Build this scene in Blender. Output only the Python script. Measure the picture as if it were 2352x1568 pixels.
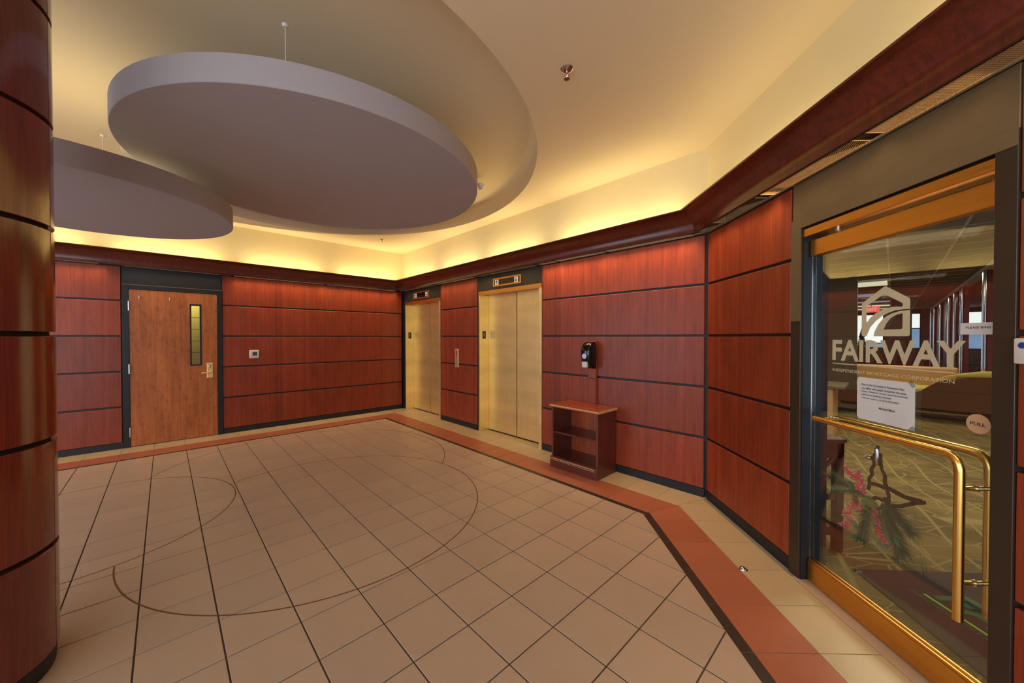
import bpy, bmesh, math, random
from mathutils import Vector, Matrix
R = random.Random(7)
for o in list(bpy.data.objects): bpy.data.objects.remove(o)
SC = bpy.context.scene
COL = SC.collection
rad, PI = math.radians, math.pi

# ------------------------------------------------------------------ camera
cam = bpy.data.cameras.new('camera'); cam.sensor_width = 36; cam.lens = 836.0*36/2352
cam.shift_x = 0.00084; cam.clip_start = 0.02; cam.clip_end = 200
camo = bpy.data.objects.new('camera', cam); COL.objects.link(camo)
camo.location = (0, 0, 1.5); camo.rotation_euler = (rad(90-0.674), 0, 0)
SC.camera = camo
# ------------------------------------------------------------------ room frame (metres)
TH = 0.81045
C1 = Vector((-2.2883, 7.6777)); L12 = 5.9464
E1 = Vector((-math.sin(TH), -math.cos(TH))); E2 = Vector((math.cos(TH), -math.sin(TH)))
C2 = C1 + L12*E2
E3 = Vector((-0.02007, -0.9998))
N1 = Vector((E2.x, E2.y)); N2 = Vector((E1.x, E1.y)); N3 = Vector((-0.9998, 0.02007))
WALL = {1: (C1, E1, N1), 2: (C1, E2, N2), 3: (C2, E3, N3)}
RZ = {1: math.atan2(E1.y, E1.x), 2: math.atan2(-E2.y, -E2.x), 3: math.atan2(-E3.y, -E3.x)}
ZC, ZR = 3.241, 3.50           # lobby ceiling, recess ceiling
Z0, PP = 0.0873, 0.4758        # first panel joint, panel pitch
ZO = 2.75                      # office ceiling
def W(w, s, d, z):
    A, e, n = WALL[w]; p = A + e*s + n*d
    return Vector((p.x, p.y, z))
def AB(a, b, z=0.0):           # building axes from the lobby corner, a along wall_left, b along wall_back
    p = C1 + E1*a + E2*b
    return Vector((p.x, p.y, z))

# ------------------------------------------------------------------ world, lights, exposure
world = bpy.data.worlds.new('world'); SC.world = world; world.use_nodes = True
bg = world.node_tree.nodes['Background']; bg.inputs[0].default_value = (0.72, 0.84, 1.0, 1); bg.inputs[1].default_value = 0.9
SC.view_settings.view_transform = 'Standard'; SC.view_settings.look = 'None'
SC.view_settings.exposure = 0.0; SC.view_settings.gamma = 1.0; SC.view_settings.use_curve_mapping = False
COVE, DOWN, DAY = 5.2, 5.5, 230.0
WARM, WARM2 = (1.0, 0.79, 0.40), (1.0, 0.70, 0.38)
def area(name, loc, direction, sx, sy, power, color, xdir=None, spread=PI):
    l = bpy.data.lights.new(name, 'AREA'); l.shape = 'RECTANGLE'; l.size = sx; l.size_y = sy
    l.energy = power; l.color = color; l.spread = spread
    o = bpy.data.objects.new(name, l); COL.objects.link(o)
    z = -Vector(direction).normalized()
    x = Vector(xdir).normalized() if xdir is not None else z.orthogonal().normalized()
    x = (x - z*x.dot(z)).normalized(); y = z.cross(x)
    o.matrix_world = Matrix.Translation(loc) @ Matrix((x, y, z)).transposed().to_4x4()
    return o
def v3(v, z=0.0): return Vector((v.x, v.y, z))
# fluorescent strips hidden in the cornice trough, washing the cream wall and the ceiling
def cove(w, s, ln, p=1.0):
    area('cove_lamp', W(w, s, 0.17, 2.60), v3(-WALL[w][2]*0.35, 1.0), ln, 0.05, COVE*p*ln, WARM, v3(WALL[w][1]))
for s in (0.75, 2.15, 3.55, 4.95, 6.35): cove(1, s, 1.1)
for s in (0.75, 2.05, 3.35, 4.75): cove(2, s, 1.0)
cove(2, 5.55, 0.4)
for s in (0.85, 2.2, 3.6, 5.0): cove(3, s, 1.1, 0.38)
# strips behind the grille below the cornice
def down(w, s, ln, p=1.0):
    area('grille_lamp', W(w, s, 0.085, 2.470), (0, 0, -1), ln, 0.085, DOWN*p*ln, WARM2, v3(WALL[w][1]), rad(105))
down(1, 1.5, 2.7); down(1, 3.52, 1.0, .5); down(1, 5.6, 2.8, .8)
down(2, 2.0, 1.0, .9); down(2, 4.9, 1.9, 1.2); down(2, .8, 1.1, .4); down(2, 3.25, 1.2, .4)
down(3, .53, .9, .8); down(3, 1.55, 1.0, .25); down(3, 3.0, 1.6, 1.0)
# daylight through the entrance glazing behind the camera
area('daylight', (-3.2, -2.9, 1.5), (0, 1, 0.02), 8.5, 2.9, DAY, (0.90, 0.95, 1.0), (1, 0, 0))
area('daylight', (-7.95, 0.2, 1.5), (1, 0.15, 0.0), 4.4, 2.9, DAY*0.5, (0.78, 0.88, 1.0), (0, 1, 0))
# office: light from its ceiling fixtures, then an added fill near the door
for a, b in ((-3.0, 7.2), (-7.2, 7.2), (-12.0, 7.0), (-17.0, 6.5), (-4.5, 10.5), (-12, 11)):
    area('office_lamp_fill', AB(a, b, ZO-0.06), (0, 0, -1), 1.2, 0.6, 38, (1.0, 0.86, 0.62), v3(E2))
area('office_lamp_fill', AB(-1.6, 7.6, ZO-0.06), (0, 0, -1), 0.9, 0.5, 60, (1.0, 0.88, 0.68), v3(E2))  # no fixture here: added fill that brightens the wreath and carpet
area('disc_lamp', (-3.455, 2.889, 2.628), (0, 0, 1), 0.9, 0.9, 7, WARM)
area('stair_lamp', W(1, 3.4, -1.0, 2.3), (0, 0, -1), 0.6, 0.4, 14, (1.0, 0.85, 0.4))

# ------------------------------------------------------------------ materials
def lin(c):
    def f(v):
        v /= 255.0
        return v/12.92 if v <= 0.04045 else ((v+0.055)/1.055)**2.4
    return (f(c[0]), f(c[1]), f(c[2]), 1)
class NT:
    def __init__(s, name):
        s.m = bpy.data.materials.new(name); s.m.use_nodes = True; s.t = s.m.node_tree
        s.n = s.t.nodes; s.p = s.n['Principled BSDF']; s.out = s.n['Material Output']
    def add(s, ty, **k):
        n = s.n.new(ty)
        for a, b in k.items(): setattr(n, a, b)
        return n
    def link(s, a, b): s.t.links.new(a, b)
    def coord(s, kind='Object', scale=(1, 1, 1), rot=(0, 0, 0)):
        c = s.add('ShaderNodeTexCoord'); m = s.add('ShaderNodeMapping')
        m.inputs['Scale'].default_value = scale; m.inputs['Rotation'].default_value = rot
        s.link(c.outputs[kind], m.inputs[0]); return m.outputs[0]
    def noise(s, vec, scale, detail=3, rough=.5, dist=0):
        n = s.add('ShaderNodeTexNoise'); n.inputs['Scale'].default_value = scale
        n.inputs['Detail'].default_value = detail; n.inputs['Roughness'].default_value = rough
        n.inputs['Distortion'].default_value = dist
        s.link(vec, n.inputs['Vector']); return n.outputs['Fac']
    def ramp(s, fac, stops):
        r = s.add('ShaderNodeValToRGB'); e = r.color_ramp.elements
        while len(e) < len(stops): e.new(.5)
        for x, (p, c) in zip(e, stops): x.position = p; x.color = c
        s.link(fac, r.inputs[0]); return r.outputs[0]
    def mix(s, fac, a, b, mode='MIX'):
        m = s.add('ShaderNodeMix', data_type='RGBA', blend_type=mode)
        for v, i in ((fac, 0), (a, 6), (b, 7)):
            if isinstance(v, (int, float)): m.inputs[i].default_value = v
            elif isinstance(v, tuple): m.inputs[i].default_value = v
            else: s.link(v, m.inputs[i])
        return m.outputs[2]
    def rnd(s): return s.add('ShaderNodeObjectInfo').outputs['Random']
    def maprange(s, v, a, b, c, d):
        m = s.add('ShaderNodeMapRange')
        for i, x in zip((1, 2, 3, 4), (a, b, c, d)): m.inputs[i].default_value = x
        s.link(v, m.inputs[0]); return m.outputs[0]
    def bump(s, h, st=.2, dist=.002):
        b = s.add('ShaderNodeBump'); b.inputs['Strength'].default_value = st; b.inputs['Distance'].default_value = dist
        s.link(h, b.inputs['Height']); s.link(b.outputs[0], s.p.inputs['Normal'])
    def set(s, **k):
        for a, b in k.items():
            i = s.p.inputs[a.replace('_', ' ')]
            if isinstance(b, (int, float, tuple)): i.default_value = b
            else: s.link(b, i)
        return s.m
def plain(name, c, rough=.6, metal=0, spec=.5, var=.94, **k):
    n = NT(name)
    v = n.coord(); f = n.noise(v, 6, 3)
    base = n.mix(n.maprange(f, .3, .7, 0, 1), tuple(x*var for x in lin(c)[:3])+(1,), tuple(min(1, x*(2-var)) for x in lin(c)[:3])+(1,))
    return n.set(Base_Color=base, Roughness=rough, Metallic=metal, Specular_IOR_Level=spec, **k)
def wood(name, dark, light, rough=.33, vary=.35, mott=0.0, scale=1.0, coat=.25):
    n = NT(name)
    v = n.coord(scale=(28*scale, 28*scale, 1.3*scale)); f1 = n.noise(v, 1.0, 5, .6)
    v2 = n.coord(scale=(150*scale, 150*scale, 5*scale)); f2 = n.noise(v2, 1.0, 2, .5)
    v3_ = n.coord(scale=(3.2, 3.2, 1.1)); f3 = n.noise(v3_, 1.0, 3, .55)
    base = n.ramp(f1, [(.32, lin(dark)), (.68, lin(light))])
    base = n.mix(.35, base, n.ramp(f2, [(.35, lin(dark)), (.65, lin(light))]))
    dk = n.maprange(f3, .3, .7, .78, 1.12)
    cr = n.add('ShaderNodeCombineColor')
    r = n.maprange(n.rnd(), 0, 1, 1-vary*.5, 1+vary*.5)
    mm = n.add('ShaderNodeMath', operation='MULTIPLY'); n.link(dk, mm.inputs[0]); n.link(r, mm.inputs[1])
    for i in range(3): n.link(mm.outputs[0], cr.inputs[i])
    base = n.mix(1.0, base, cr.outputs[0], 'MULTIPLY')
    if mott:
        f4 = n.noise(n.coord(scale=(26, 26, 15)), 1.0, 4, .6, .6)
        base = n.mix(n.maprange(f4, .52, .72, 0, mott), base, lin((70, 30, 14)))
    n.bump(f2, .05, .001)
    return n.set(Base_Color=base, Roughness=rough, Coat_Weight=coat, Coat_Roughness=.15)
M = {}
M['panel'] = wood('cherry_panel', (116, 40, 19), (157, 65, 32), .42, coat=.04)
M['column'] = wood('cherry_column', (96, 32, 16), (132, 50, 26), .2, .3, coat=.6)
M['cornice'] = wood('cherry_cornice', (66, 22, 12), (106, 38, 22), .3, .1, coat=.3)
M['door_wood'] = wood('door_veneer', (160, 84, 40), (198, 118, 62), .42, 0, .38, coat=.1)
M['case'] = wood('bookcase_wood', (72, 28, 20), (108, 46, 32), .3, .12)
M['case_top'] = wood('bookcase_top', (140, 56, 28), (176, 84, 44), .22, 0)
M['edge'] = plain('worn_edge', (206, 160, 110), .5)
M['reveal'] = plain('black_reveal', (22, 25, 32), .5)
M['frame'] = plain('dark_metal_frame', (34, 36, 42), .42, .2)
M['bronze'] = plain('bronze_cladding', (116, 98, 70), .45, .25)
M['bronze_dark'] = plain('bronze_dark', (62, 50, 40), .42, .3)
M['olive'] = plain('olive_header', (62, 58, 46), .42, .4)
M['cream'] = plain('cream_paint', (222, 204, 158), .75, var=.99)
M['ceil'] = plain('ceiling_paint', (226, 207, 172), .8, var=.995)
M['disc'] = plain('disc_paint', (164, 156, 160), .8, var=.995)
M['white'] = plain('white_plastic', (214, 208, 202), .35)
M['grout'] = plain('grout', (84, 72, 66), .9)
M['grout_line'] = plain('cut_line', (112, 78, 48), .8)
M['black'] = plain('black_gloss', (12, 12, 14), .12)
M['chrome'] = plain('chrome', (200, 200, 205), .12, 1)
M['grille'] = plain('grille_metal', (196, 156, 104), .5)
M['grille_shaded'] = plain('shaded_grille_metal', (58, 50, 38), .5)  # same grille, with the soffit shade put into a darker colour
M['carbon'] = plain('black_void', (8, 8, 9), .8)
def brass(name, c, rough, grain=(90, 90, 1.2), smudge=.12, metal=1.0):
    n = NT(name)
    f = n.noise(n.coord(scale=grain), 1, 3, .6); g = n.noise(n.coord(scale=(.8, .8, 3.6)), 1, 2, .5)
    a = tuple(x*.9 for x in lin(c)[:3])+(1,)
    base = n.mix(n.maprange(f, .3, .7, 0, 1), a, lin(c))
    base = n.mix(n.maprange(g, .35, .7, 0, smudge), base, lin((120, 92, 52)))
    return n.set(Base_Color=base, Metallic=metal, Roughness=n.maprange(f, .3, .7, rough-.05, rough+.07))
M['brass_door'] = brass('brushed_brass', (255, 226, 156), .42, smudge=.25, metal=.85)
M['brass'] = brass('satin_brass', (224, 166, 84), .34, grain=(1.2, 90, 90))
M['brass_tube'] = brass('polished_brass', (240, 200, 112), .2, smudge=0)
def tile(name, c1, c2, rough=.38, speck=.5):
    n = NT(name); v = n.coord()
    r = n.rnd()
    base = n.mix(n.maprange(r, 0, 1, 0, 1), lin(c1), lin(c2))
    f = n.noise(v, 3.0, 3); base = n.mix(n.maprange(f, .3, .7, 0, .35), base, tuple(x*.86 for x in lin(c1)[:3])+(1,))
    vo = n.add('ShaderNodeTexVoronoi'); vo.inputs['Scale'].default_value = 130; n.link(v, vo.inputs['Vector'])
    n2 = n.noise(v, 55, 1)
    sp = n.maprange(vo.outputs['Distance'], .16, .26, 1, 0)
    sel = n.maprange(n2, .52, .58, 0, 1)
    mm = n.add('ShaderNodeMath', operation='MULTIPLY'); n.link(sp, mm.inputs[0]); n.link(sel, mm.inputs[1])
    light = n.mix(n.noise(v, 31, 0), tuple(x*.5 for x in lin(c1)[:3])+(1,), tuple(min(1, x*1.5) for x in lin(c2)[:3])+(1,))
    m3 = n.add('ShaderNodeMath', operation='MULTIPLY'); n.link(mm.outputs[0], m3.inputs[0]); m3.inputs[1].default_value = speck
    base = n.mix(m3.outputs[0], base, light)
    return n.set(Base_Color=base, Roughness=rough)
M['tile'] = tile('floor_tile', (188, 164, 143), (197, 171, 147), speck=1.0)
M['tile_cream'] = tile('cream_tile', (196, 172, 134), (204, 180, 142), speck=.4)
M['tile_red'] = tile('terracotta_tile', (176, 102, 74), (184, 110, 82), speck=.45)
M['tile_dark'] = tile('dark_strip_tile', (58, 44, 38), (68, 54, 46), speck=.3)
def glow(name, c, st):
    n = NT(name); f = n.noise(n.coord(), 2.0, 2)
    return n.set(Base_Color=lin(c), Emission_Color=n.mix(n.maprange(f, .3, .7, 0, .15), lin(c), (1, 1, 1, 1)), Emission_Strength=st)
M['win_blind'] = glow('lit_blind', (236, 240, 240), 1.25)
M['win_sky'] = glow('window_view', (120, 160, 205), .75)
M['troffer'] = glow('troffer_diffuser', (214, 206, 170), 1.1)
M['troffer_blue'] = glow('troffer_louver', (130, 146, 170), .6)
M['exit'] = glow('exit_face', (205, 30, 28), .8)
def glass(name, tint=(.93, .95, .93, 1), ior=1.68, rough=0.0):
    n = NT(name); t = n.add('ShaderNodeBsdfTransparent'); t.inputs[0].default_value = tint
    g = n.add('ShaderNodeBsdfGlossy'); g.inputs['Roughness'].default_value = rough; g.inputs[0].default_value = (1, 1, 1, 1)
    f = n.add('ShaderNodeFresnel'); ge = n.add('ShaderNodeNewGeometry')
    n.link(n.maprange(ge.outputs['Backfacing'], 0, 1, ior, 1/ior), f.inputs[0])
    m = n.add('ShaderNodeMixShader'); n.link(f.outputs[0], m.inputs[0]); n.link(t.outputs[0], m.inputs[1]); n.link(g.outputs[0], m.inputs[2])
    n.link(m.outputs[0], n.out.inputs[0]); return n.m
M['glass'] = glass('door_glass'); M['jar'] = glass('jar_glass', (.8, .85, .8, 1), 1.5)
M['vinyl'] = plain('frosted_vinyl', (196, 184, 152), .7)
M['paper'] = plain('paper', (212, 212, 212), .8)
M['ink'] = plain('ink', (40, 38, 42), .8)
M['tape'] = glass('clear_tape', (.8, .84, .86, 1), 1.5, .3)
M['sticker'] = plain('peach_plastic', (208, 164, 128), .6)
M['carpet'] = None
n = NT('leaf_carpet'); v = n.coord()
w = n.add('ShaderNodeTexWave', wave_type='BANDS'); n.link(n.coord(scale=(1, 1, 1), rot=(0, 0, .5)), w.inputs[0])
w.inputs['Scale'].default_value = 1.1; w.inputs['Distortion'].default_value = 7; w.inputs['Detail'].default_value = 0; w.inputs['Detail Scale'].default_value = .55
vo = n.add('ShaderNodeTexVoronoi', feature='DISTANCE_TO_EDGE'); n.link(n.coord(scale=(2.2, 5.0, 1), rot=(0, 0, .35)), vo.inputs['Vector']); vo.inputs['Scale'].default_value = 1.3
ln = n.maprange(w.outputs['Fac'], .965, .998, 0, 1); l2 = n.maprange(vo.outputs['Distance'], .008, .03, 1, 0)
mx = n.add('ShaderNodeMath', operation='MAXIMUM'); n.link(ln, mx.inputs[0]); n.link(l2, mx.inputs[1])
pat = n.maprange(n.noise(v, 2.2, 2), .42, .58, 0, 1)
base = n.mix(pat, lin((128, 108, 62)), lin((98, 84, 50)))
base = n.mix(n.maprange(n.noise(v, 260, 1), .3, .7, 0, .4), base, lin((80, 68, 42)))
base = n.mix(mx.outputs[0], base, lin((142, 126, 80)))
M['carpet'] = n.set(Base_Color=base, Roughness=.95, Specular_IOR_Level=.15)
M['mat_dark'] = plain('doormat_rubber', (48, 34, 32), .95)
M['mat_green'] = plain('doormat_green', (40, 104, 62), .95)
M['mat_lime'] = plain('doormat_lime', (140, 190, 70), .9)
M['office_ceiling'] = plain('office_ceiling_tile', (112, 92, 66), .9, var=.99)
M['tbar'] = plain('ceiling_t_bar', (170, 160, 140), .6)
M['olive_wall'] = plain('olive_wall', (104, 94, 70), .8)
M['sofa_brown'] = None
n = NT('striped_brown'); v = n.coord(scale=(34, 0, 0))
w = n.add('ShaderNodeTexWave', wave_type='BANDS'); n.link(n.coord(), w.inputs[0]); w.inputs['Scale'].default_value = 5.5
M['sofa_brown'] = n.set(Base_Color=n.ramp(w.outputs['Fac'], [(.35, lin((96, 66, 40))), (.6, lin((150, 110, 72)))]), Roughness=.9)
n = NT('striped_yellow')
w = n.add('ShaderNodeTexWave', wave_type='BANDS'); n.link(n.coord(), w.inputs[0]); w.inputs['Scale'].default_value = 5.5
M['sofa_yellow'] = n.set(Base_Color=n.ramp(w.outputs['Fac'], [(.08, lin((150, 112, 52))), (.16, lin((216, 190, 92)))]), Roughness=.85)
M['yellow'] = plain('yellow_cushion', (206, 188, 98), .85)
M['green'] = plain('pine_green', (40, 70, 46), .7)
M['green2'] = plain('leaf_green', (44, 112, 74), .5)
M['sage'] = plain('sage_leaf', (104, 122, 74), .7)
M['berry'] = plain('red_berry', (232, 50, 70), .25)
M['berry2'] = plain('mauve_berry', (168, 72, 120), .25)
M['twig'] = plain('dark_twig', (58, 26, 20), .85)
M['cone'] = plain('pine_cone', (140, 84, 60), .8)
M['table'] = plain('table_brown', (84, 46, 34), .4)
M['block'] = plain('stair_block', (168, 158, 90), .85)
M['blue'] = plain('blue_lens', (28, 66, 150), .3)
M['redbtn'] = plain('red_print', (176, 60, 50), .5)
M['lcd'] = plain('lcd_window', (72, 78, 62), .3)
n = NT('rippled_dark'); f = n.noise(n.coord(scale=(6, 6, 22)), 1.0, 4, .6, 1.0)
M['ripple'] = n.set(Base_Color=n.ramp(f, [(.42, lin((26, 30, 30))), (.6, lin((96, 104, 104)))]), Roughness=.25)
M['red_far'] = wood('office_cherry', (80, 18, 12), (126, 34, 22), .3, .2)
M['far_green'] = plain('tree_green', (52, 70, 56), .8)

# ------------------------------------------------------------------ mesh helpers
class MB:
    def __init__(s): s.v = []; s.f = []
    def add(s, vs, fs):
        k = len(s.v); s.v += [Vector(x) for x in vs]; s.f += [tuple(i+k for i in f) for f in fs]; return s
    def hexa(s, c):            # 8 corners, bottom 4 then top 4
        return s.add(c, [(0, 3, 2, 1), (4, 5, 6, 7), (0, 1, 5, 4), (1, 2, 6, 5), (2, 3, 7, 6), (3, 0, 4, 7)])
    def box(s, x0, x1, y0, y1, z0, z1):
        return s.hexa([(x0, y0, z0), (x1, y0, z0), (x1, y1, z0), (x0, y1, z0), (x0, y0, z1), (x1, y0, z1), (x1, y1, z1), (x0, y1, z1)])
    def wbox(s, w, s0, s1, d0, d1, z0, z1):
        return s.hexa([W(w, a, b, z) for z in (z0, z1) for a, b in ((s0, d0), (s1, d0), (s1, d1), (s0, d1))])
    def abox(s, a0, a1, b0, b1, z0, z1):
        return s.hexa([AB(a, b, z) for z in (z0, z1) for a, b in ((a0, b0), (a1, b0), (a1, b1), (a0, b1))])
    def prism(s, pts, off):    # planar polygon swept by off (convex caps or ngon)
        n = len(pts); off = Vector(off)
        return s.add(list(pts)+[Vector(p)+off for p in pts], [tuple(range(n-1, -1, -1)), tuple(range(n, 2*n))]+[(i, (i+1) % n, (i+1) % n+n, i+n) for i in range(n)])
    def tube(s, path, r, n=10, cap=True, closed=False):
        path = [Vector(p) for p in path]; rr = r if isinstance(r, (list, tuple)) else [r]*len(path)
        k = len(s.v); N = len(path); up = None
        for i, p in enumerate(path):
            t = (path[(i+1) % N]-path[i-1]) if closed else (path[min(i+1, N-1)]-path[max(i-1, 0)])
            t.normalize()
            if up is None: up = t.orthogonal().normalized()
            up = (up-t*up.dot(t)).normalized(); b = t.cross(up)
            for j in range(n):
                a = 2*PI*j/n; s.v.append(p+(up*math.cos(a)+b*math.sin(a))*rr[i])
        for i in range(N if closed else N-1):
            for j in range(n):
                a = k+i*n+j; b_ = k+i*n+(j+1) % n; c = k+((i+1) % N)*n+(j+1) % n; d = k+((i+1) % N)*n+j
                s.f.append((a, b_, c, d))
        if cap and not closed: s.f += [tuple(k+j for j in range(n-1, -1, -1)), tuple(k+(N-1)*n+j for j in range(n))]
        return s
    def lathe(s, c, prof, n=20, ax=(0, 0, 1), r0=0):
        c = Vector(c); z = Vector(ax).normalized(); x = z.orthogonal().normalized(); y = z.cross(x); k = len(s.v)
        for r, h in prof:
            for j in range(n):
                a = 2*PI*j/n+r0; s.v.append(c+(x*math.cos(a)+y*math.sin(a))*r+z*h)
        for i in range(len(prof)-1):
            for j in range(n): s.f.append((k+i*n+j, k+i*n+(j+1) % n, k+(i+1)*n+(j+1) % n, k+(i+1)*n+j))
        s.f += [tuple(k+j for j in range(n-1, -1, -1)), tuple(k+(len(prof)-1)*n+j for j in range(n))]
        return s
    def sphere(s, c, r, n=8, m=5, sq=(1, 1, 1)):
        c = Vector(c); k = len(s.v); s.v.append(c+Vector((0, 0, r*sq[2])))
        for i in range(1, m):
            p = PI*i/m
            for j in range(n):
                a = 2*PI*j/n; s.v.append(c+Vector((r*sq[0]*math.sin(p)*math.cos(a), r*sq[1]*math.sin(p)*math.sin(a), r*sq[2]*math.cos(p))))
        s.v.append(c-Vector((0, 0, r*sq[2]))); e = len(s.v)-1
        for j in range(n): s.f.append((k, k+1+j, k+1+(j+1) % n)); s.f.append((e, e-n+(j+1) % n, e-n+j))
        for i in range(m-2):
            for j in range(n): a = k+1+i*n+j; b = k+1+i*n+(j+1) % n; s.f.append((a, a+n, b+n, b))
        return s
    def ring(s, w, o, i, d0, d1):  # rectangular ring on a wall: o,i = (s0,s1,z0,z1)
        for a0, a1, z0, z1 in ((o[0], i[0], o[2], o[3]), (i[1], o[1], o[2], o[3]), (i[0], i[1], o[2], i[2]), (i[0], i[1], i[3], o[3])):
            if a1-a0 > 1e-6 and z1-z0 > 1e-6: s.wbox(w, a0, a1, d0, d1, z0, z1)
        return s
    def build(s, name, mat, parent=None, w=0, bevel=0, smooth=False, seg=1, kind=None, label=None, cat=None, group=None, origin=None, weld=False):
        me = bpy.data.meshes.new(name)
        rz = parent['rz_'] if parent is not None and 'rz_' in parent else (RZ[w] if w else 0.0)
        xs = [v.x for v in s.v]; ys = [v.y for v in s.v]; zs = [v.z for v in s.v]
        o0 = Vector(origin) if origin is not None else Vector(((min(xs)+max(xs))/2, (min(ys)+max(ys))/2, min(zs)))
        inv = Matrix.Rotation(-rz, 3, 'Z')
        me.from_pydata([inv @ (v-o0) for v in s.v], [], s.f)
        bm = bmesh.new(); bm.from_mesh(me)
        if weld: bmesh.ops.remove_doubles(bm, verts=bm.verts, dist=1e-5)
        bmesh.ops.recalc_face_normals(bm, faces=bm.faces)
        if bevel: bmesh.ops.bevel(bm, geom=[e for e in bm.edges if len(e.link_faces) == 2 and e.calc_face_angle(0) > .5], offset=bevel, segments=seg, profile=.5, affect='EDGES', clamp_overlap=True)
        bm.to_mesh(me); bm.free()
        if smooth:
            me.polygons.foreach_set('use_smooth', [True]*len(me.polygons)); me.set_sharp_from_angle(angle=rad(40))
        me.materials.append(M[mat] if isinstance(mat, str) else mat)
        ob = bpy.data.objects.new(name, me); COL.objects.link(ob)
        place(ob, o0, rz, parent); tag(ob, label, cat, group, kind)
        return ob
WORLD = {}
def place(ob, o0, rz, parent):
    if parent is not None:
        ob.parent = parent; pw, prz = WORLD[parent.name]
        ob.location = Matrix.Rotation(-prz, 3, 'Z') @ (o0-pw); ob.rotation_euler = (0, 0, rz-prz)
    else:
        ob.location = o0; ob.rotation_euler = (0, 0, rz)
    WORLD[ob.name] = (Vector(o0), rz)
def tag(o, label=None, cat=None, group=None, kind=None):
    if label: o['label'] = label
    if cat: o['category'] = cat
    if group: o['group'] = group
    if kind: o['kind'] = kind
    return o
def empty(name, loc, w=0, label=None, cat=None, group=None, kind=None):
    e = bpy.data.objects.new(name, None); e.empty_display_size = .1; COL.objects.link(e)
    rz = RZ[w] if w else 0.0
    place(e, Vector(loc), rz, None); e['rz_'] = rz; tag(e, label, cat, group, kind)
    return e
def child_rz(o):
    o['rz_'] = WORLD[o.name][1]; return o
def struct(mb, name, mat, w=0, **k):
    o = mb.build(name, mat, None, w, kind='structure', **k); return child_rz(o)
def finish():
    for o in bpy.data.objects:
        if 'rz_' in o: del o['rz_']
# text as flat print: returns MB of thin letters; map2(x, y) -> world point, nrm = outward offset
def text_mb(txt, map2, width, height=None, bold=0.0, thick=.0008, nrm=(0, 0, 1), align='L', lh=1.0):
    cu = bpy.data.curves.new('t', 'FONT'); cu.body = txt; cu.size = 1; cu.offset = bold; cu.resolution_u = 2
    ob = bpy.data.objects.new('t', cu); COL.objects.link(ob)
    dg = bpy.context.evaluated_depsgraph_get(); dg.update(); me = ob.evaluated_get(dg).to_mesh()
    vs = [v.co.copy() for v in me.vertices]; fs = [tuple(p.vertices) for p in me.polygons]
    bpy.data.objects.remove(ob); bpy.data.curves.remove(cu)
    x0 = min(v.x for v in vs); x1 = max(v.x for v in vs); y0 = min(v.y for v in vs); y1 = max(v.y for v in vs)
    sx = width/(x1-x0); sy = (height/(y1-y0)) if height else sx
    nr = Vector(nrm)*thick
    mb = MB()
    pts = [Vector(map2((v.x-x0)*sx, (v.y-y0)*sy)) for v in vs]
    mb.add([p+nr for p in pts], fs)
    return mb

# ================================================================== FLOOR
P4 = [AB(7.5, 0), ]
floor_poly = [W(1, 7.5, -.02, 0), W(1, -.02, -.02, 0), W(2, L12, -.02, 0), W(3, 6.0, -.02, 0), Vector((-8.6, -2.63, 0))]
floor = struct(MB().prism([Vector((p.x, p.y, -.12)) for p in floor_poly], (0, 0, .117)), 'floor', 'grout',
               label='tiled lobby floor with a terracotta and dark border', cat='floor', origin=(0, 0, 0))
bpy.data.objects['floor']['rz_'] = 0.0; WORLD['floor'] = (Vector((0, 0, 0)), 0.0)
T = .3125
def d1(p): return (Vector((p.x, p.y))-C1).dot(N1)
def d2(p): return (Vector((p.x, p.y))-C1).dot(N2)
def d3(p): return (Vector((p.x, p.y))-C2).dot(N3)
def clip(poly, f):
    out = []
    for i in range(len(poly)):
        a, b = poly[i], poly[(i+1) % len(poly)]; fa, fb = f(a), f(b)
        if fa >= 0: out.append(a)
        if (fa >= 0) != (fb >= 0): out.append(a+(b-a)*(fa/(fa-fb)))
    return out
def parea(p):
    return abs(sum(p[i].x*p[(i+1) % len(p)].y-p[(i+1) % len(p)].x*p[i].y for i in range(len(p))))/2 if len(p) > 2 else 0
back = lambda p: p.y+2.6
K12, K3 = (.333, .650, .702), (.313, .622, .682)
pieces = []   # (poly, kind)
g = .0037
for i in range(2, 26):
    for j in range(2, 32):
        q = [AB(i*T+g, j*T+g), AB((i+1)*T-g, j*T+g), AB((i+1)*T-g, (j+1)*T-g), AB(i*T+g, (j+1)*T-g)]
        full = parea(q)
        for f in (lambda p: d1(p)-K12[2]-.002, lambda p: d2(p)-K12[2]-.002, lambda p: d3(p)-K3[2]-.002, back):
            q = clip(q, f)
            if len(q) < 3: break
        if len(q) > 2 and parea(q) > .0004: pieces.append((q, 'tile', 'full' if len(q) == 4 and parea(q) > full*.99999 else 'cut'))
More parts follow.
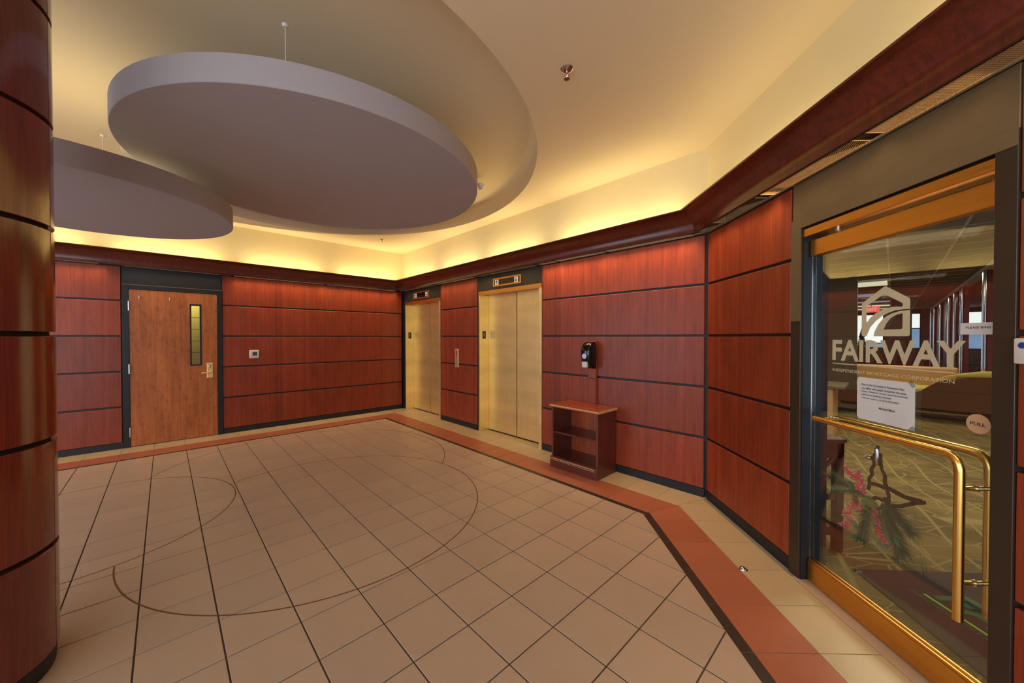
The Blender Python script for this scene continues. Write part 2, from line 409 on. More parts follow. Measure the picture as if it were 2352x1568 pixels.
def border(w, s0, s1, rng, off):
    K = K12 if w != 3 else K3
    gg = .002
    for k in range(*rng):
        a0, a1 = max(s0, off+k*T), min(s1, off+(k+1)*T)
        if a1-a0 < .02: continue
        for (x0, x1, nm, mt) in ((-.02 if w != 3 else .028, K[0], 'tile', 'tile_cream'), (K[0], K[1], 'border_tile', 'tile_red'), (K[1], K[2], 'edge_strip', 'tile_dark')):
            q = [W(w, a0+gg, x0+gg*.5, 0), W(w, a1-gg, x0+gg*.5, 0), W(w, a1-gg, x1-gg*.5, 0), W(w, a0+gg, x1-gg*.5, 0)]
            if w == 1: q = clip(q, lambda p: d2(p)-d1(p)-gg)
            if w == 2:
                q = clip(q, lambda p: d1(p)-d2(p)-gg)
                if len(q) > 2: q = clip(q, lambda p: d3(p)/K3[2]-d2(p)/K12[2]-gg)
            if w == 3: q = clip(q, lambda p: d2(p)/K12[2]-d3(p)/K3[2]-gg)
            if len(q) > 2: q = clip(q, back)
            if len(q) > 2 and parea(q) > .0003: pieces.append((q, nm, mt))
border(1, 0, 7.5, (0, 25), 0.0); border(2, 0, 6.4, (0, 21), 0.0); border(3, -.4, 6.0, (-2, 20), .105)
def vis(q):
    c = sum(q, Vector((0, 0, 0)))/len(q)
    if c.y < .5: return 0
    u = 1174+836*c.x/c.y; v = 774+836*1.5/c.y
    if u < -60 or u > 2420 or v > 1720: return 0
    return parea(q)*1.5/(c.y**3)
tiles = sorted([p for p in pieces if p[1] == 'tile'], key=lambda p: -vis(p[0]))
keep = {id(p) for p in tiles[:298]}
rest = MB(); rest_c = MB(); shared = {}
def tile_mesh(q, mat, loc):
    n = len(q); h = .0012; bv = .0022; c = sum(q, Vector((0, 0, 0)))/n
    lo = [p-loc+Vector((0, 0, -.003)) for p in q]; mid = [p-loc+Vector((0, 0, h-.0008)) for p in q]
    top = [p+(c-p).normalized()*bv-loc+Vector((0, 0, h)) for p in q]
    f = [tuple(range(2*n, 3*n))]
    for r in (0, n): f += [(r+i, r+(i+1) % n, r+n+(i+1) % n, r+n+i) for i in range(n)]
    return lo+mid+top, f
for pc in pieces:
    q, nm, mt = pc
    if nm == 'tile' and mt in ('full', 'cut'): mat = 'tile'
    else: mat = mt
    c = sum(q, Vector((0, 0, 0)))/len(q)
    if nm == 'tile' and id(pc) not in keep:
        v, f = tile_mesh(q, mat, Vector((0, 0, 0))); (rest if mat == 'tile' else rest_c).add(v, f); continue
    if mt == 'full':
        if 'full' not in shared:
            v, f = tile_mesh(q, mat, c); me = bpy.data.meshes.new('tile'); me.from_pydata(v, [], f); me.materials.append(M[mat]); shared['full'] = me
        me = shared['full']
    else:
        v, f = tile_mesh(q, mat, c); me = bpy.data.meshes.new(nm); me.from_pydata(v, [], f); me.materials.append(M[mat])
        bm = bmesh.new(); bm.from_mesh(me); bmesh.ops.recalc_face_normals(bm, faces=bm.faces)
        if sum(fc.normal.z*fc.calc_area() for fc in bm.faces) < 0: bmesh.ops.reverse_faces(bm, faces=bm.faces)
        bm.to_mesh(me); bm.free()
    o = bpy.data.objects.new(nm, me); COL.objects.link(o); o.parent = floor; o.location = c
rest.build('tile_field', 'tile', floor, kind='stuff', origin=(0, 0, 0)); rest_c.build('border_cream', 'tile_cream', floor, kind='stuff', origin=(0, 0, 0))
mbs = MB(); mbs.wbox(3, 1.1, 2.09, -.06, .025, -.003, .0012); mbs.build('threshold_strip', 'tile', floor)
for s0, s1 in ((.13, 1.45), (2.6, 3.9)):   # floor inside the lift portals
    MB().wbox(2, s0, s1, -.2, -.02, -.01, .001).build('portal_tile', 'tile_cream', floor)
M['grout_pale'] = plain('pale_grout', (140, 130, 120), .9)
for w_, s0, s1 in ((1, 0, 7.5), (2, 0, 6.4), (3, -.4, 6.0)):
    K = K12 if w_ != 3 else K3
    q = [W(w_, s0, -.02, 0), W(w_, s1, -.02, 0), W(w_, s1, K[2], 0), W(w_, s0, K[2], 0)]
    if w_ == 1: q = clip(q, lambda p: d2(p)-d1(p))
    if w_ == 2: q = clip(clip(q, lambda p: d1(p)-d2(p)), lambda p: d3(p)/K3[2]-d2(p)/K12[2])
    if w_ == 3: q = clip(q, lambda p: d2(p)/K12[2]-d3(p)/K3[2])
    q = clip(q, back)
    MB().prism([p+Vector((0, 0, -.0035)) for p in q], (0, 0, .0022)).build('grout_bed', 'grout_pale', floor)
# curved cut lines in the tiling
CIRC = {'a': ((-1.628, 3.262), 1.320), 'b': ((-3.455, 2.889), 1.000), 'c': ((-2.373, 4.350), 1.550)}
def arc(cn, avoid, n=260, wd=.009):
    (cx, cy), r = CIRC[cn]; run = []; runs = []
    for i in range(n+1):
        a = 2*PI*i/n; p = (cx+r*math.cos(a), cy+r*math.sin(a))
        ok = all(math.hypot(p[0]-CIRC[k][0][0], p[1]-CIRC[k][0][1]) > CIRC[k][1] for k in avoid)
        if ok: run.append(a)
        elif run: runs.append(run); run = []
    if run: runs.append(run)
    mb = MB()
    for ru in runs:
        for a, b in zip(ru[:-1], ru[1:]):
            pts = [Vector((cx+rr*math.cos(t), cy+rr*math.sin(t), .0005)) for rr, t in ((r-wd/2, a), (r+wd/2, a), (r+wd/2, b), (r-wd/2, b))]
            mb.prism(pts, (0, 0, .0012))
    mb.build('curved_joint', 'grout_line', floor, weld=True)
arc('b', ''); arc('a', 'b'); arc('c', 'ab')

# ================================================================== WALLS OF THE LOBBY
WT = -.022
def wall_pieces(name, w, rects, mat, d0, d1, **k):
    mb = MB()
    for s0, s1, z0, z1 in rects: mb.wbox(w, s0, s1, d0, d1, z0, z1)
    return struct(mb, name, mat, w, **k)
wl = wall_pieces('wall_left', 1, [(-.2, 3.052, 0, 2.47), (3.052, 3.984, 2.155, 2.47), (3.984, 7.5, 0, 2.47)], 'reveal', -.2, WT, label='cherry panelled lobby wall with the wooden stair door', cat='wall')
wb = wall_pieces('wall_back', 2, [(-.2, .12, 0, 2.47), (.12, 1.45, 2.2, 2.47), (1.45, 2.575, 0, 2.47), (2.575, 3.911, 2.2, 2.47), (3.911, L12+.1, 0, 2.47)], 'reveal', -.2, WT, label='cherry panelled lobby wall with the two lifts', cat='wall')
wr = wall_pieces('wall_right', 3, [(-.05, 1.047, 0, 2.47), (1.047, 2.098, 2.2, 2.47), (2.098, 6.0, 0, 2.47)], 'reveal', -.15, WT, label='cherry panelled lobby wall with the glass office door', cat='wall')
for wo, w, s1 in ((wl, 1, 7.5), (wb, 2, L12), (wr, 3, 6.0)):
    MB().wbox(w, -.15 if w == 1 else -.0, s1, -.2, 0, 2.47, ZC).build('upper_wall', 'cream', wo)
def panels(wo, w, s0, s1, rows=range(5), mat='panel', names='panel'):
    for k in rows:
        z0 = Z0+k*PP+(.0105 if k else 0); z1 = Z0+(k+1)*PP-(.0105 if k < 4 else .02)
        MB().wbox(w, s0, s1, WT-.001, 0, z0, z1).build(names, mat, wo, bevel=.0035)
panels(wl, 1, .02, 2.985); panels(wl, 1, 4.06, 5.6); panels(wl, 1, 5.62, 7.45)
panels(wb, 2, 1.46, 2.526); panels(wb, 2, 3.918, 5.925)
panels(wr, 3, .015, 1.034); panels(wr, 3, 2.1, 3.4); panels(wr, 3, 3.42, 5.9)
def baseb(name, w, rs, **k):
    mb = MB()
    for a, b in rs: mb.wbox(w, a, b, WT, -.003, 0.001, Z0-.004)
    struct(mb, name, 'reveal', w, bevel=.001, **k)
baseb('baseboard_left', 1, [(0, 2.985), (4.05, 7.45)], label='black baseboard under the panels beside the wooden door', cat='baseboard')
baseb('baseboard_back', 2, [(.0, .1), (1.462, 2.524), (3.92, 5.93)], label='black baseboard under the panels by the lifts', cat='baseboard')
baseb('baseboard_right', 3, [(.0, 1.04), (2.105, 5.9)], label='black baseboard under the panels by the glass door', cat='baseboard')
# side and front (behind the camera): glazed entrance
f = MB()
for x in (-8.5, -6.4, -4.3, -2.2, -.2, 1.62): f.box(x-.04, x+.04, -2.68, -2.60, 0, ZC)
f.box(-8.6, 1.66, -2.68, -2.6, 2.9, ZC); f.box(-8.6, 1.66, -2.68, -2.6, 0, .12); f.box(-8.6, 1.66, -2.68, -2.6, 2.15, 2.22)
struct(f, 'window_1', 'frame', label='dark framed entrance glazing behind the viewpoint', cat='window')
f = MB()
for y in (-2.6, -1.2, .2, 1.6, 2.9): f.box(-8.05, -7.97, y-.04, y+.04, 0, ZC)
f.box(-8.05, -7.97, -2.6, 2.95, 2.9, ZC); f.box(-8.05, -7.97, -2.6, 2.95, 0, .12)
struct(f, 'window_2', 'frame', label='dark framed side glazing beyond the column', cat='window')

# ------------------------------------------------------------------ ceiling with round recess
def ceiling():
    cx, cy, r = -2.395, 3.590, 2.645
    bm = bmesh.new(); n = 128
    outer = [W(1, 7.7, -.1, ZC), W(1, -.1, -.1, ZC), W(2, L12+.05, -.1, ZC), W(3, 6.1, -.1, ZC), Vector((-8.7, -2.7, ZC))]
    ov = [bm.verts.new(p) for p in outer]; iv = [bm.verts.new((cx+r*math.cos(2*PI*i/n), cy+r*math.sin(2*PI*i/n), ZC)) for i in range(n)]
    ed = [bm.edges.new((ov[i], ov[(i+1) % 5])) for i in range(5)]+[bm.edges.new((iv[i], iv[(i+1) % n])) for i in range(n)]
    bmesh.ops.triangle_fill(bm, edges=ed, use_beauty=True)
    for f in list(bm.faces):
        c = f.calc_center_median()
        if math.hypot(c.x-cx, c.y-cy) < r*.98 and all(math.hypot(v.co.x-cx, v.co.y-cy) < r*1.001 for v in f.verts): bm.faces.remove(f)
    for f in bm.faces:
        f.normal_update()
        if f.normal.z > 0: f.normal_flip()
    prof = [(r, ZC), (r, ZC+.15)]+[(r-.09+.09*math.cos(t), ZC+.169+.09*math.sin(t)) for t in [PI/2*i/8 for i in range(9)]]
    prev = iv
    for rr, z in prof[1:]:
        cur = [bm.verts.new((cx+rr*math.cos(2*PI*i/n), cy+rr*math.sin(2*PI*i/n), z)) for i in range(n)]
        for i in range(n): f = bm.faces.new((prev[i], prev[(i+1) % n], cur[(i+1) % n], cur[i])); f.smooth = True
        prev = cur
    f = bm.faces.new(prev)
    me = bpy.data.meshes.new('ceiling'); bm.to_mesh(me); bm.free(); me.materials.append(M['ceil'])
    me.set_sharp_from_angle(angle=rad(30))
    o = bpy.data.objects.new('ceiling', me); COL.objects.link(o); WORLD['ceiling'] = (Vector((0, 0, 0)), 0)
    tag(o, 'cream lobby ceiling with a large round recess', 'ceiling', kind='structure')
    # slab above keeps daylight out
    MB().box(-9, 3, -3, 9, 3.62, 3.7).build('roof_slab', 'ceil', o)
    return o
ceil = ceiling()

# ------------------------------------------------------------------ cornice: curved cherry cove, lip and shelf, mitred
def line_int(p, u, q, v):
    d = u.x*v.y-u.y*v.x; t = ((q.x-p.x)*v.y-(q.y-p.y)*v.x)/d
    return p+u*t
def off_path(d):
    a = WALL[1][0]+N1*d; b = WALL[2][0]+N2*d; c = WALL[3][0]+N3*d
    return [a+E1*7.5, line_int(a, E1, b, E2), line_int(b, E2, c, E3), c+E3*5.95]
def sweep(prof, name, mat, closed=True, **k):
    mb = MB(); m = len(prof)
    paths = [off_path(d) for d, z in prof]
    vs = []
    for st in range(4):
        for i, (d, z) in enumerate(prof): vs.append(Vector((paths[i][st].x, paths[i][st].y, z)))
    fs = []
    for st in range(3):
        for i in range(m if closed else m-1):
            j = (i+1) % m; fs.append((st*m+i, st*m+j, (st+1)*m+j, (st+1)*m+i))
    if closed: fs += [tuple(range(m)), tuple(range(3*m, 4*m))]
    mb.add(vs, fs); return mb
cp = [(.158, 2.447), (.156, 2.462)]
for i in range(1, 11):
    t = i/10*PI/2; cp.append((.156+.148*(1-math.cos(t)), 2.462+.158*math.sin(t)))
cp += [(.304, 2.632), (.292, 2.632)]+[(.156+.136*(1-math.cos(t)), 2.474+.15*math.sin(t)) for t in [PI/2*i/5 for i in range(5, -1, -1)]]
cp += [(.146, 2.474), (.146, 2.447)]
trim = struct(sweep(cp, 'trim_1', 'cornice'), 'trim_1', 'cornice', smooth=True, label='dark cherry curved cornice running along three lobby walls', cat='cornice')
sweep([(-.02, 2.475), (.15, 2.475), (.15, 2.482), (-.02, 2.482)], '', '').build('light_shelf', 'carbon', trim)
sweep([(.134, 2.447), (.146, 2.447), (.146, 2.475), (.134, 2.475)], '', '').build('grille_lip', 'carbon', trim)
def grille(w, s0, s1, pitch=.018):
    mb = MB(); d0, d1 = .036, .132; z = 2.4495; h = .0012; n = int((s1-s0)/pitch); t = .0045
    dd = d1-d0; sl = dd*1.9
    for i in range(n):
        for sg in (1, -1):
            a = s0+i*pitch; b = a+sg*sl
            da, db = d0, d1
            if b > s1: db = d0+dd*(s1-a)/(b-a); b = s1
            if b < s0: db = d0+dd*(s0-a)/(b-a); b = s0
            if abs(b-a) < .004: continue
            mb.hexa([W(w, a, da, z), W(w, a+t, da, z), W(w, b+t, db, z), W(w, b, db, z), W(w, a, da, z+h), W(w, a+t, da, z+h), W(w, b+t, db, z+h), W(w, b, db, z+h)])
    mb.wbox(w, s0, s1, d0-.004, d0, z-.001, z+.005); mb.wbox(w, s0, s1, d1, d1+.004, z-.001, z+.005)
    mb.wbox(w, s0, s0+.003, d0, d1, z-.001, z+.004); mb.wbox(w, s1-.003, s1, d0, d1, z-.001, z+.004)
    mb.build('grille', 'grille' if w == 3 and s0 > .9 else 'grille_shaded', trim)
for s0, s1 in ((.06, .335), (.365, .875), (.93, 1.60), (1.665, 2.9), (2.95, 4.2)): grille(3, s0, s1)
for s0, s1 in ((.2, 1.5), (1.55, 2.85), (2.9, 4.2), (4.25, 4.9), (4.95, 5.85)): grille(2, s0, s1, .026)
for s0, s1 in ((.2, 1.5), (1.55, 2.85), (2.9, 4.2), (4.25, 5.6), (5.65, 7.2)): grille(1, s0, s1, .026)
bm_ = MB()
for w, lst in ((1, (1.0, 2.2, 3.5)), (2, (.62, 1.72, 2.3, 3.4, 4.7)), (3, (.45, 1.1))): pass
# ------------------------------------------------------------------ hanging discs
def disc(key, z0, z1, rods, label):
    (cx, cy), r = CIRC[key]; t = empty('ceiling_disc', (cx, cy, z0), label=label, cat='ceiling disc')
    MB().lathe((cx, cy, z0), [(r-.004, 0), (r, .004), (r, z1-z0-.004), (r-.004, z1-z0), (r-.03, z1-z0), (r-.034, z1-z0-.08)], 160).build('disc_body', 'disc', t, smooth=True)
    for x, y in rods:
        MB().tube([(x, y, z1-.002), (x, y, ZR-.075)], .0032, 6).build('hanging_rod', 'white', t)
        MB().lathe((x, y, ZR-.088), [(.012, .0), (.02, .012), (.02, .016)], 12).build('rod_anchor', 'white', t)
disc('a', 2.852, 3.012, [(-1.394, 2.27), (-.62, 3.75), (-2.3, 4.1)], 'large round grey ceiling disc hung in the middle of the recess')
disc('b', 2.54, 2.70, [(-3.9, 3.5), (-3.0, 3.3), (-3.6, 2.2)], 'lowest and smallest hung grey disc beside the round column')
disc('c', 3.16, 3.30, [(-2.9, 5.3), (-1.6, 5.2), (-2.4, 3.3)], 'highest hung disc almost hidden above the large grey one')
# ------------------------------------------------------------------ column
CC = Vector((-2.372, 1.45)); CR = .35
colm = empty('column', (CC.x, CC.y, 0), label='round glossy cherry column with black joints in the foreground', cat='column')
MB().lathe((CC.x, CC.y, 0), [(CR-.02, 0), (CR-.02, ZC-.002)], 64).build('core', 'carbon', colm, smooth=True)
MB().lathe((CC.x, CC.y, 0), [(CR-.012, 0.002), (CR-.006, Z0-.006)], 64).build('base_ring', 'reveal', colm, smooth=True)
def arcpanel(a0, a1, z0, z1, n=22):
    mb = MB(); pr = []
    for i in range(n+1):
        a = rad(a0+(a1-a0)*i/n); c, s_ = math.cos(a), math.sin(a)
        for rr, z in ((CR-.021, z0), (CR, z0), (CR, z1), (CR-.021, z1)): pr.append((CC.x+rr*c, CC.y+rr*s_, z))
    fs = [(0, 1, 2, 3), (4*n, 4*n+3, 4*n+2, 4*n+1)]
    for i in range(n):
        for j in range(4): fs.append((4*i+j, 4*i+4+j, 4*i+4+(j+1) % 4, 4*i+(j+1) % 4))
    return mb.add(pr, fs)
for k in range(7):
    z0 = Z0+k*PP+(.0105 if k else 0); z1 = min(Z0+(k+1)*PP-.0105, ZC-.001)
    for a in (-84, 36.4, 156.4):
        o = arcpanel(a+.12, a+119.88, z0, z1).build('panel', 'column', colm, bevel=.0018, smooth=True)

# ================================================================== WOODEN STAIR DOOR
door = struct(MB().ring(1, (2.99, 4.048, 0.0, 2.213), (3.052, 3.984, -.01, 2.155), -.12, .004).wbox(1, 2.99, 4.048, -.03, -.002, 2.219, 2.448), 'door_1', 'frame', 1, bevel=.002,
              label='wooden stair door with narrow window in a dark frame', cat='door')
MB().wbox(1, 2.99, 4.048, -.01, .006, 2.211, 2.219).build('head_flashing', 'bronze', door)
w0, w1, wz0, wz1 = 3.235, 3.368, 1.078, 1.990
leaf = child_rz(MB().ring(1, (3.057, 3.980, .012, 2.150), (w0+.012, w1-.012, wz0+.012, wz1-.012), -.048, -.003).build('door_leaf', 'door_wood', door, weld=False))
MB().ring(1, (w0, w1, wz0, wz1), (w0+.02, w1-.02, wz0+.02, wz1-.02), -.052, .003).build('window_frame', 'frame', leaf, bevel=.002)
MB().wbox(1, w0+.018, w1-.018, -.03, -.024, wz0+.018, wz1-.018).build('pane', 'glass', leaf)
MB().wbox(1, 3.106, 3.178, -.004, .012, .888, 1.112).build('handle_plate', 'brass_door', leaf, bevel=.004)
MB().lathe(W(1, 3.142, .011, 1.062), [(.019, 0), (.019, .004), (.012, .008)], 16, v3(N1)).build('lock_cylinder', 'chrome', leaf, smooth=True)
MB().tube([W(1, 3.135, .01, .972), W(1, 3.135, .05, .972), W(1, 3.15, .058, .971), W(1, 3.20, .058, .968), W(1, 3.245, .055, .964)], [.011, .011, .011, .010, .008], 10).build('lever', 'brass_door', leaf, smooth=True)
for z0, z1 in ((1.862, 1.988), (1.004, 1.132), (.144, .274)):
    MB().tube([W(1, 3.986, .008, z0), W(1, 3.986, .008, z1)], .008, 8).wbox(1, 3.975, 3.997, -.004, .003, z0, z1).build('hinge', 'chrome', door, smooth=True)
for s_ in (3.886, 3.58):
    MB().sphere(W(1, s_, .010, 2.055), .011, 10, 6).sphere(W(1, s_, .010, 2.03), .011, 10, 6).build('screw_cap', 'chrome', leaf, smooth=True)
MB().lathe(W(1, 3.2, -.004, 1.59), [(.006, 0), (.006, .003)], 8, v3(N1)).build('viewer', 'black', leaf)
# stairwell behind the pane
st = empty('wall_stairwell', W(1, 3.3, -1.3, 0), 1, kind='structure', label='yellow block stairwell wall seen through the narrow pane', cat='wall')
MB().wbox(1, 2.3, 4.6, -1.40, -1.31, 0, 2.5).build('mortar', 'olive_wall', st)
for r_ in range(12):
    for c_ in range(6):
        s0 = 2.3+c_*.41+(.2 if r_ % 2 else 0)
        MB().wbox(1, s0+.005, min(s0+.405, 4.6), -1.312, -1.30, r_*.205+.005, r_*.205+.2).build('block', 'block', st)
MB().wbox(1, 2.3, 4.6, -1.4, -.2, 2.5, 2.55).build('stair_soffit', 'block', st); MB().wbox(1, 2.3, 4.6, -1.4, -.2, -.05, -.005).build('stair_floor', 'grout', st)
MB().wbox(1, 2.25, 2.3, -1.4, -.2, 0, 2.5).wbox(1, 4.6, 4.65, -1.4, -.2, 0, 2.5).build('stair_side', 'block', st)
# thermostat
t = MB().wbox(1, 2.522, 2.656, 0, .026, 1.160, 1.294).build('thermostat', 'white', None, 1, bevel=.014, seg=3, smooth=True, label='small white thermostat on the panel beside the wooden door', cat='thermostat')
child_rz(t); MB().wbox(1, 2.552, 2.612, .024, .0275, 1.205, 1.262).build('display', 'lcd', t)
MB().wbox(1, 2.622, 2.64, .024, .029, 1.19, 1.26).build('button', 'white', t, bevel=.002)

# ================================================================== ELEVATORS
def arrow(w, s, z, sz, up, d):
    sg = 1 if up else -1; t = sz*.13
    def P(x, y): return W(w, s+x*sz, d, z+sg*y*sz)
    mb = MB()
    mb.prism([P(-.09, -.5), P(.09, -.5), P(.09, .3), P(-.09, .3)], v3(WALL[w][2])*.0012)
    for q in (1, -1): mb.prism([P(0, .52), P(q*.42, .1), P(q*.42, -.12), P(0, .27)], v3(WALL[w][2])*.0012)
    return mb
def elevator(s0, s1, seam, hs0, hs1, label, ilabel, f0, hz):
    D = -.176
    t = empty('elevator', W(2, (s0+s1)/2, 0, 0), 2, label=label, cat='elevator')
    # returns and face strips
    MB().wbox(2, s0, s0+.032, -.02, .004, .001, 2.166).wbox(2, s0+.022, s0+.030, D, -.02, .001, 2.17).build('jamb', 'brass_door', t, bevel=.001)
    MB().wbox(2, s1-.05, s1, -.02, .004, .001, 2.166).wbox(2, s1-.05, s1-.042, D, -.02, .001, 2.17).build('jamb', 'brass_door', t, bevel=.001)
    MB().wbox(2, s0, s1, -.02, .008, 2.162, 2.220).wbox(2, s0+.02, s1-.04, D, -.02, 2.176, 2.185).build('header', 'brass', t, bevel=.001)
    a0, a1 = s0+.03, s1-.05
    MB().wbox(2, a0, seam-.004, D-.02, D, .012, 2.176).build('door_panel', 'brass_door', t, bevel=.0015)
    MB().wbox(2, seam+.004, a1, D-.02, D, .012, 2.176).build('door_panel', 'brass_door', t, bevel=.0015)
    MB().wbox(2, seam-.016, seam-.005, D, D+.004, .012, 2.176).build('astragal', 'brass_tube', t)
    MB().wbox(2, a0, a1, D-.03, D+.015, .0, .008).build('sill', 'bronze_dark', t)
    MB().wbox(2, a0, a1, D-.06, D-.022, 0, 2.2).build('shaft_back', 'carbon', t)
    MB().wbox(2, hs0, hs1, WT, -.004, 2.222, 2.452).build('header_panel', 'olive', t, bevel=.002)
    # floor number on the left return
    pl = child_rz(MB().wbox(2, s0+.030, s0+.032, -.118, -.050, 1.476, 1.60).build('number_plate', 'black', t))
    x0 = W(2, s0+.0325, -.078, 1.505)
    mb = MB().prism([W(2, s0+.0322, -.080, 1.515), W(2, s0+.0322, -.087, 1.515), W(2, s0+.0322, -.087, 1.562), W(2, s0+.0322, -.080, 1.562)], v3(E2)*.0008)
    mb.prism([W(2, s0+.0322, -.080, 1.562), W(2, s0+.0322, -.080, 1.553), W(2, s0+.0322, -.074, 1.548), W(2, s0+.0322, -.074, 1.555)], v3(E2)*.0008)
    mb.build('numeral', 'white', pl)
    # position indicator above
    i0, i1, z0, z1 = hz
    it = empty('floor_indicator', W(2, (i0+i1)/2, 0, z0), 2, label=ilabel, cat='indicator')
    MB().ring(2, (i0, i1, z0, z1), (i0+.028, i1-.028, z0+.024, z1-.024), -.005, .012).build('brass_frame', 'brass', it, bevel=.002)
    MB().wbox(2, i0+.027, i1-.027, -.004, .006, z0+.023, z1-.023).build('display', 'black', it)
    zc_ = (z0+z1)/2; sq = .078
    for c_, up in ((i0+.085, True), (i1-.10, False)):
        b = child_rz(MB().wbox(2, c_-sq/2, c_+sq/2, .004, .010, zc_-sq/2, zc_+sq/2).build('arrow_lens', 'white', it, bevel=.004))
        arrow(2, c_, zc_, .062, up, .0102).build('arrow_mark', 'ink', b)
elevator(.124, 1.450, .815, .11, 1.456, 'brass two panel elevator nearest the room corner', 'brass framed arrow display over the elevator at the corner', 0, (.480, 1.077, 2.252, 2.393))
elevator(2.572, 3.911, 3.262, 2.528, 3.914, 'brass two panel elevator beside the small bookcase', 'brass framed arrow display over the elevator beside the bookcase', 0, (2.929, 3.530, 2.260, 2.388))
cpn = MB().wbox(2, 1.922, 2.022, -.001, .010, .985, 1.300).build('call_panel', 'brass_door', None, 2, bevel=.003, label='narrow brass elevator call panel between the two elevators', cat='call panel')
child_rz(cpn)
MB().wbox(2, 1.950, 1.990, .009, .0108, 1.165, 1.27).build('red_notice', 'redbtn', cpn)
for z in (1.03, 1.065, 1.103, 1.142):
    b = child_rz(MB().wbox(2, 1.956, 1.986, .009, .0115, z-.013, z+.013).build('button_surround', 'black', cpn))
    MB().lathe(W(2, 1.971, .0112, z), [(.009, 0), (.009, .003), (.006, .004)], 12, v3(N2)).build('button', 'white', b)
MB().wbox(2, 2.526, 2.574, WT-.001, -.008, 0, 2.45).build('dark_strip', 'reveal', wb)
MB().wbox(2, .0, .124, WT-.001, -.008, 0, 2.45).build('dark_strip', 'reveal', wb)

# ================================================================== BOOKCASE, POST, DISPENSER
S0, S1, DP, HT = 4.385, 5.03, .37, 0.725
bc = empty('bookcase', W(2, (S0+S1)/2, .2, 0), 2, label='small two shelf cherry bookcase with worn edge against the panels', cat='bookcase')
D0 = .012
MB().wbox(2, S0+.012, S0+.034, D0, DP, .0, HT-.032).build('side_panel', 'case', bc, bevel=.0015)
MB().wbox(2, S1-.034, S1-.008, D0, DP, .0, HT-.032).build('side_panel', 'case', bc, bevel=.0015)
MB().wbox(2, S0+.034, S1-.034, D0, D0+.008, .09, HT-.032).build('back_panel', 'case_top', bc)
tp = child_rz(MB().wbox(2, S0-.008, S1+.008, D0-.008, DP+.02, HT-.031, HT).build('top', 'case_top', bc, bevel=.003))
MB().wbox(2, S1+.008, S1+.0095, D0, DP+.017, HT-.028, HT-.002).build('end_band', 'edge', tp)
MB().wbox(2, S0-.006, S1+.006, DP+.0195, DP+.0208, HT-.018, HT-.004).build('worn_band', 'edge', tp)
MB().wbox(2, S0+.034, S1-.034, D0+.008, DP-.012, .392, .413).build('shelf', 'case', bc, bevel=.001)
bs = child_rz(MB().wbox(2, S0+.034, S1-.034, D0+.008, DP-.005, .105, .125).build('shelf', 'case', bc, bevel=.001))
pl = child_rz(MB().wbox(2, S0, S1-.005, DP-.01, DP+.018, .0, .122).build('plinth', 'case', bc, bevel=.006, seg=2))
MB().wbox(2, S0+.01, S1-.035, DP+.0175, DP+.0187, .100, .108).wbox(2, S0+.01, S1-.035, DP+.0175, DP+.0187, .085, .089).build('scratch_band', 'edge', pl)
for s_ in (S0+.45, S0+.49): MB().lathe(W(2, s_, D0+.0085, .19), [(.006, 0), (.006, .002)], 8, v3(N2)).build('hole_cap', 'white', bc)
po = empty('post', W(2, 4.74, .03, HT), 2, label='narrow cherry post standing behind the bookcase top', cat='post')
MB().wbox(2, 4.675, 4.770, .004, .045, HT, 1.02).build('lower_board', 'panel', po, bevel=.002)
MB().wbox(2, 4.675, 4.770, .004, .045, 1.024, 1.452).build('upper_board', 'panel', po, bevel=.002)
MB().wbox(2, 4.770, 4.7712, .006, .043, HT+.01, 1.44).build('worn_edge', 'case_top', po)
dp = empty('sanitizer_dispenser', W(2, 4.72, .08, 1.16), 2, label='black wall sanitizer dispenser fixed on the narrow post', cat='dispenser')
def disp():
    mb = MB(); rows = []
    prof = [(1.140, .05, .060), (1.152, .10, .064), (1.20, .130, .068), (1.28, .150, .070), (1.35, .150, .070), (1.40, .135, .068), (1.432, .10, .060), (1.446, .06, .045)]
    for z, d, hw in prof:
        row = []
        for a in range(0, 11):
            t = a/10*PI; row.append(W(2, 4.722-hw*math.copysign(abs(math.cos(t))**.45, math.cos(t)), .046+(d-.01)*abs(math.sin(t))**.5, z))
        rows.append(row)
    n = 11
    mb.add([p for r in rows for p in r], [(i*n+j, i*n+j+1, (i+1)*n+j+1, (i+1)*n+j) for i in range(len(rows)-1) for j in range(n-1)]+[(i*n, (i+1)*n, (i+1)*n+n-1, i*n+n-1) for i in range(len(rows)-1)]+[tuple(range(n)), tuple(range((len(rows)-1)*n, len(rows)*n))])
    return mb
disp().build('body', 'black', dp, smooth=True)
MB().wbox(2, 4.685, 4.752, .15, .187, 1.155, 1.222).build('drip_tray', 'white', dp, bevel=.006, smooth=True)
MB().lathe(W(2, 4.718, .176, 1.285), [(.030, 0), (.030, .01), (.022, .016)], 18, v3(N2)+Vector((0, 0, .1))).build('level_window', 'troffer_blue', dp, smooth=True)  # no lamp: glows because it reuses the emissive louver material

